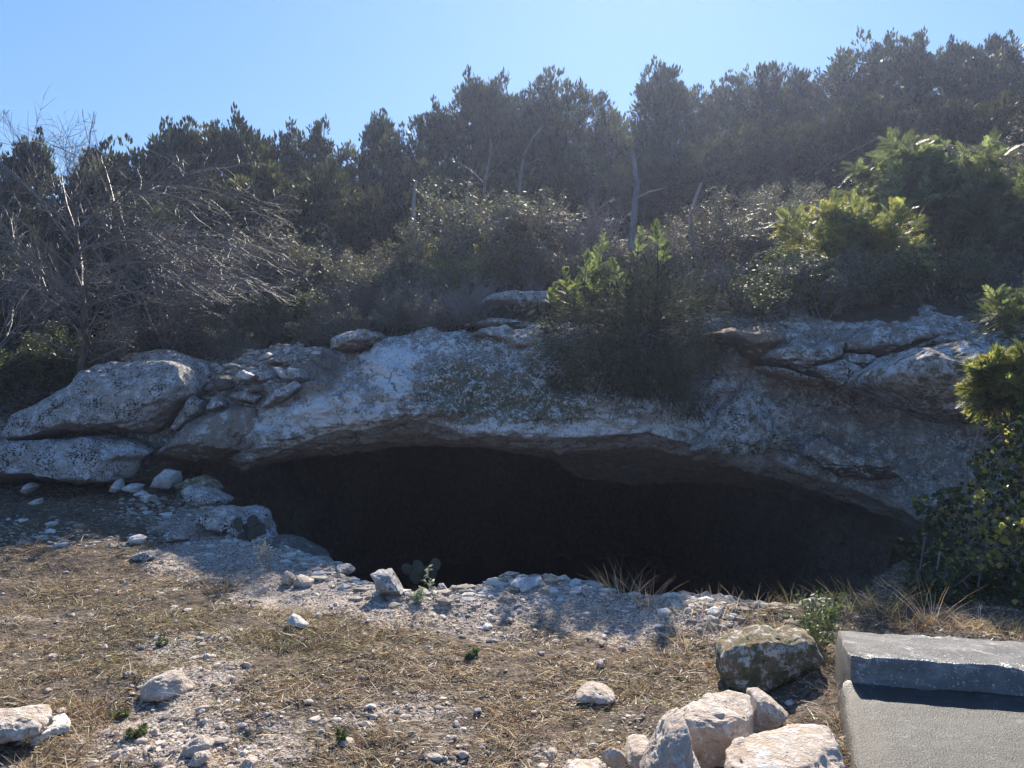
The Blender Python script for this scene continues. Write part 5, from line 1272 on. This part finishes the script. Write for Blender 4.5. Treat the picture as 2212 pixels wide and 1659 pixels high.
def gravel():
    nr = np.random.default_rng(72); X, Y = frame_points(nr, 260000, pw=1.4)
    k = keep_ground(X, Y, .12); X, Y = X[k], Y[k]; Z = gz(X, Y); g = gravel_mask(X, Y, Z)
    k = nr.uniform(0, 1, len(X)) < np.clip(.05 + .8 * g, 0, 1) * np.clip(.7 + fbm(X * 4, Y * 4, 4, 3, 66), .1, 1); X, Y, Z = X[k], Y[k], Z[k]; n = len(X)
    s = np.minimum(.0036 * np.exp(nr.exponential(.38, n)), .024)
    bx = s * nr.uniform(.8, 1.5, n); by = s * nr.uniform(.7, 1.2, n); bz = s * nr.uniform(.4, .8, n)
    V0, F0 = ico(1)
    big = s > .011
    parts = []; cols = []
    for (sel, (vv, ff)) in ((~big, ico(1)), (big, ico(2))):
        ids = np.where(sel)[0]; m_ = len(ids); nv = len(vv)
        var = nr.normal(0, .16, (m_, nv, 1)) if nv < 20 else None
        rad = 1 + .22 * fbm(vv[None, :, 0] * 1.4 + ids[:, None] * 3.1, vv[None, :, 1] * 1.4, vv[None, :, 2] * 1.4, 2, 7)[..., None]
        P3 = vv[None] * rad
        for _ in range(3):
            nn = nrm(nr.normal(size=(m_, 1, 3))); dd = nr.uniform(.45, .8, (m_, 1)); ex = np.maximum(0, (P3 * nn).sum(-1) - dd); P3 = P3 - ex[..., None] * nn
        P3 = P3 * np.stack([bx, by, bz], -1)[ids][:, None]
        a = nr.uniform(0, 6.283, m_)[:, None]; x = P3[..., 0] * np.cos(a) - P3[..., 1] * np.sin(a); y = P3[..., 0] * np.sin(a) + P3[..., 1] * np.cos(a)
        P3 = np.stack([x, y, P3[..., 2]], -1) + np.stack([X, Y, Z + bz * .35], -1)[ids][:, None]
        parts.append((P3.reshape(-1, 3), (ff[None] + (np.arange(m_) * nv)[:, None, None]).reshape(-1, 3)))
        cols.append(np.repeat(pick(nr, [(.52, .45, .39), (.62, .57, .51), (.42, .35, .30), (.56, .47, .40), (.33, .28, .25)], m_, .2), len(ff), 0))
    V, Fq = merge(parts)
    tag(link('gravel', mesh_arrays('gravel', V, Fq, col=np.concatenate(cols)), gravel_mat()), 'pale limestone gravel strewn over the ground', 'gravel', kind='stuff')
gravel()
def rim_rubble():
    """loose chips on the cliff top, rubble slope and pit rim, too many to count"""
    nr = np.random.default_rng(73)
    G, rid, cpx, cpy = CLIFF
    a_ = np.where(((cpx > 420) & (cpx < 690) & (cpy > 735) & (cpy < 905) & (cpy < 760 + (690 - cpx) * 1.0) & (rid > .6) & (rid < 5)).ravel())[0]
    b_ = np.where(((cpx > 300) & (cpx < 2100) & (rid > .8) & (rid < 2.2)).ravel())[0]
    sel = np.concatenate([nr.choice(a_, 1500), nr.choice(b_, 420)]); Q = G.reshape(-1, 3)[sel]
    X, Y, Z = Q[:, 0], Q[:, 1] - .01, Q[:, 2] + .008
    Xq = nr.normal(-3.7, 1.0, 1500); Yq = nr.uniform(7.3, 9.4, 1500); kq = (fbm(Xq * 1.5, Yq * 1.5, 0, 3, 15) > .0) & (Yq < np.interp(Xq, RIMX, RIMY)); Xq, Yq = Xq[kq], Yq[kq]; X = np.concatenate([X, Xq]); Y = np.concatenate([Y, Yq]); Z = np.concatenate([Z, gz(Xq, Yq)])
    Xr = nr.uniform(-3.8, 2.3, 2600); Yr = np.interp(Xr, RIMX, RIMY) + nr.normal(-.12, .22, 2600); X = np.concatenate([X, Xr]); Y = np.concatenate([Y, Yr]); Z = np.concatenate([Z, gz(Xr, Yr)])
    n = len(X); s = np.minimum(.012 * np.exp(nr.exponential(.55, n)), .06)
    vv, ff = ico(1); P3 = vv[None] * (1 + nr.normal(0, .18, (n, len(vv), 1)))
    for _ in range(3):
        nn = nrm(nr.normal(size=(n, 1, 3))); ex = np.maximum(0, (P3 * nn).sum(-1) - .55); P3 = P3 - ex[..., None] * nn
    P3 = P3 * (np.stack([s * 1.3, s, s * .6], -1))[:, None] + np.stack([X, Y, Z], -1)[:, None]
    F3 = (ff[None] + (np.arange(n) * len(vv))[:, None, None]).reshape(-1, 3)
    tag(link('rubble', mesh_arrays('rubble', P3.reshape(-1, 3), F3, col=np.repeat(pick(nr, [(.5, .48, .45), (.38, .35, .31), (.6, .58, .55), (.28, .24, .2)], n), len(ff), 0)), bpy.data.materials['gravel_stone']), 'loose limestone chips on the cliff top and rubble slope', 'rubble', kind='stuff')
rim_rubble()

# ------------------------------------------------------------------ light, sky, camera
w = bpy.data.worlds.new('World'); scene.world = w; w.use_nodes = True
nt = w.node_tree; nt.nodes.clear()
sk = nt.nodes.new('ShaderNodeTexSky'); sk.sky_type = 'NISHITA'; sk.sun_disc = False
sk.sun_elevation = R(SUN_EL); sk.sun_rotation = R(SUN_AZ); sk.air_density = 1.0; sk.dust_density = .15; sk.ozone_density = 2.2; sk.altitude = 300
bg = nt.nodes.new('ShaderNodeBackground'); bg.inputs[1].default_value = .14
ou = nt.nodes.new('ShaderNodeOutputWorld')
def vm(op, a, b):
    nd = nt.nodes.new('ShaderNodeVectorMath'); nd.operation = op
    for k, v in enumerate((a, b)):
        if isinstance(v, tuple): nd.inputs[k].default_value = v
        else: nt.links.new(v, nd.inputs[k])
    return nd.outputs[0]
kk = .20
den = vm('ADD', vm('MULTIPLY', sk.outputs[0], (kk, kk, kk)), (1., 1., 1.))
nt.links.new(vm('MULTIPLY', vm('DIVIDE', sk.outputs[0], den), (.53, .80, 1.17)), bg.inputs[0])
nt.links.new(bg.outputs[0], ou.inputs[0])
sd = bpy.data.lights.new('sun', 'SUN'); sd.energy = 5.0; sd.angle = R(.5); sd.color = (1, .905, .77)
so = bpy.data.objects.new('sun', sd); COL.objects.link(so)
dirv = Vector((math.sin(R(SUN_AZ)) * math.cos(R(SUN_EL)), math.cos(R(SUN_AZ)) * math.cos(R(SUN_EL)), math.sin(R(SUN_EL))))
so.rotation_euler = dirv.to_track_quat('Z', 'Y').to_euler(); so.location = dirv * 50
cd = bpy.data.cameras.new('camera'); cd.sensor_width = 36; cd.lens = 36 * F / 2212; cd.clip_end = 2000; cd.clip_start = .05
cam = bpy.data.objects.new('camera', cd); COL.objects.link(cam); cam.location = (0, 0, CAMZ); cam.rotation_euler = (R(90), 0, 0)
scene.camera = cam
scene.view_settings.view_transform = 'Standard'; scene.view_settings.look = 'None'; scene.view_settings.exposure = 1.15; scene.view_settings.gamma = 1
scene.cycles.max_bounces = 5; scene.cycles.diffuse_bounces = 3; scene.cycles.glossy_bounces = 2; scene.cycles.transmission_bounces = 3
scene.cycles.use_denoising = True

# ------------------------------------------------------------------ haze
def veil():  # thin even volume added to stand in for milky lens glare
    bm = bmesh.new(); bmesh.ops.create_cube(bm, size=1)
    me = bpy.data.meshes.new('veil'); bm.to_mesh(me); bm.free()
    m = bpy.data.materials.new('veil'); m.use_nodes = True; t = m.node_tree; t.nodes.clear()
    v = t.nodes.new('ShaderNodeVolumePrincipled'); v.inputs['Color'].default_value = (.58, .68, 1, 1); v.inputs['Density'].default_value = .0015; v.inputs['Anisotropy'].default_value = .6
    o_ = t.nodes.new('ShaderNodeOutputMaterial'); t.links.new(v.outputs[0], o_.inputs['Volume'])
    o = link('veil', me, m); o.location = (0, 0, 5); o.scale = (900, 900, 24); tag(o, kind='stuff', label='thin added haze in the air')
veil()
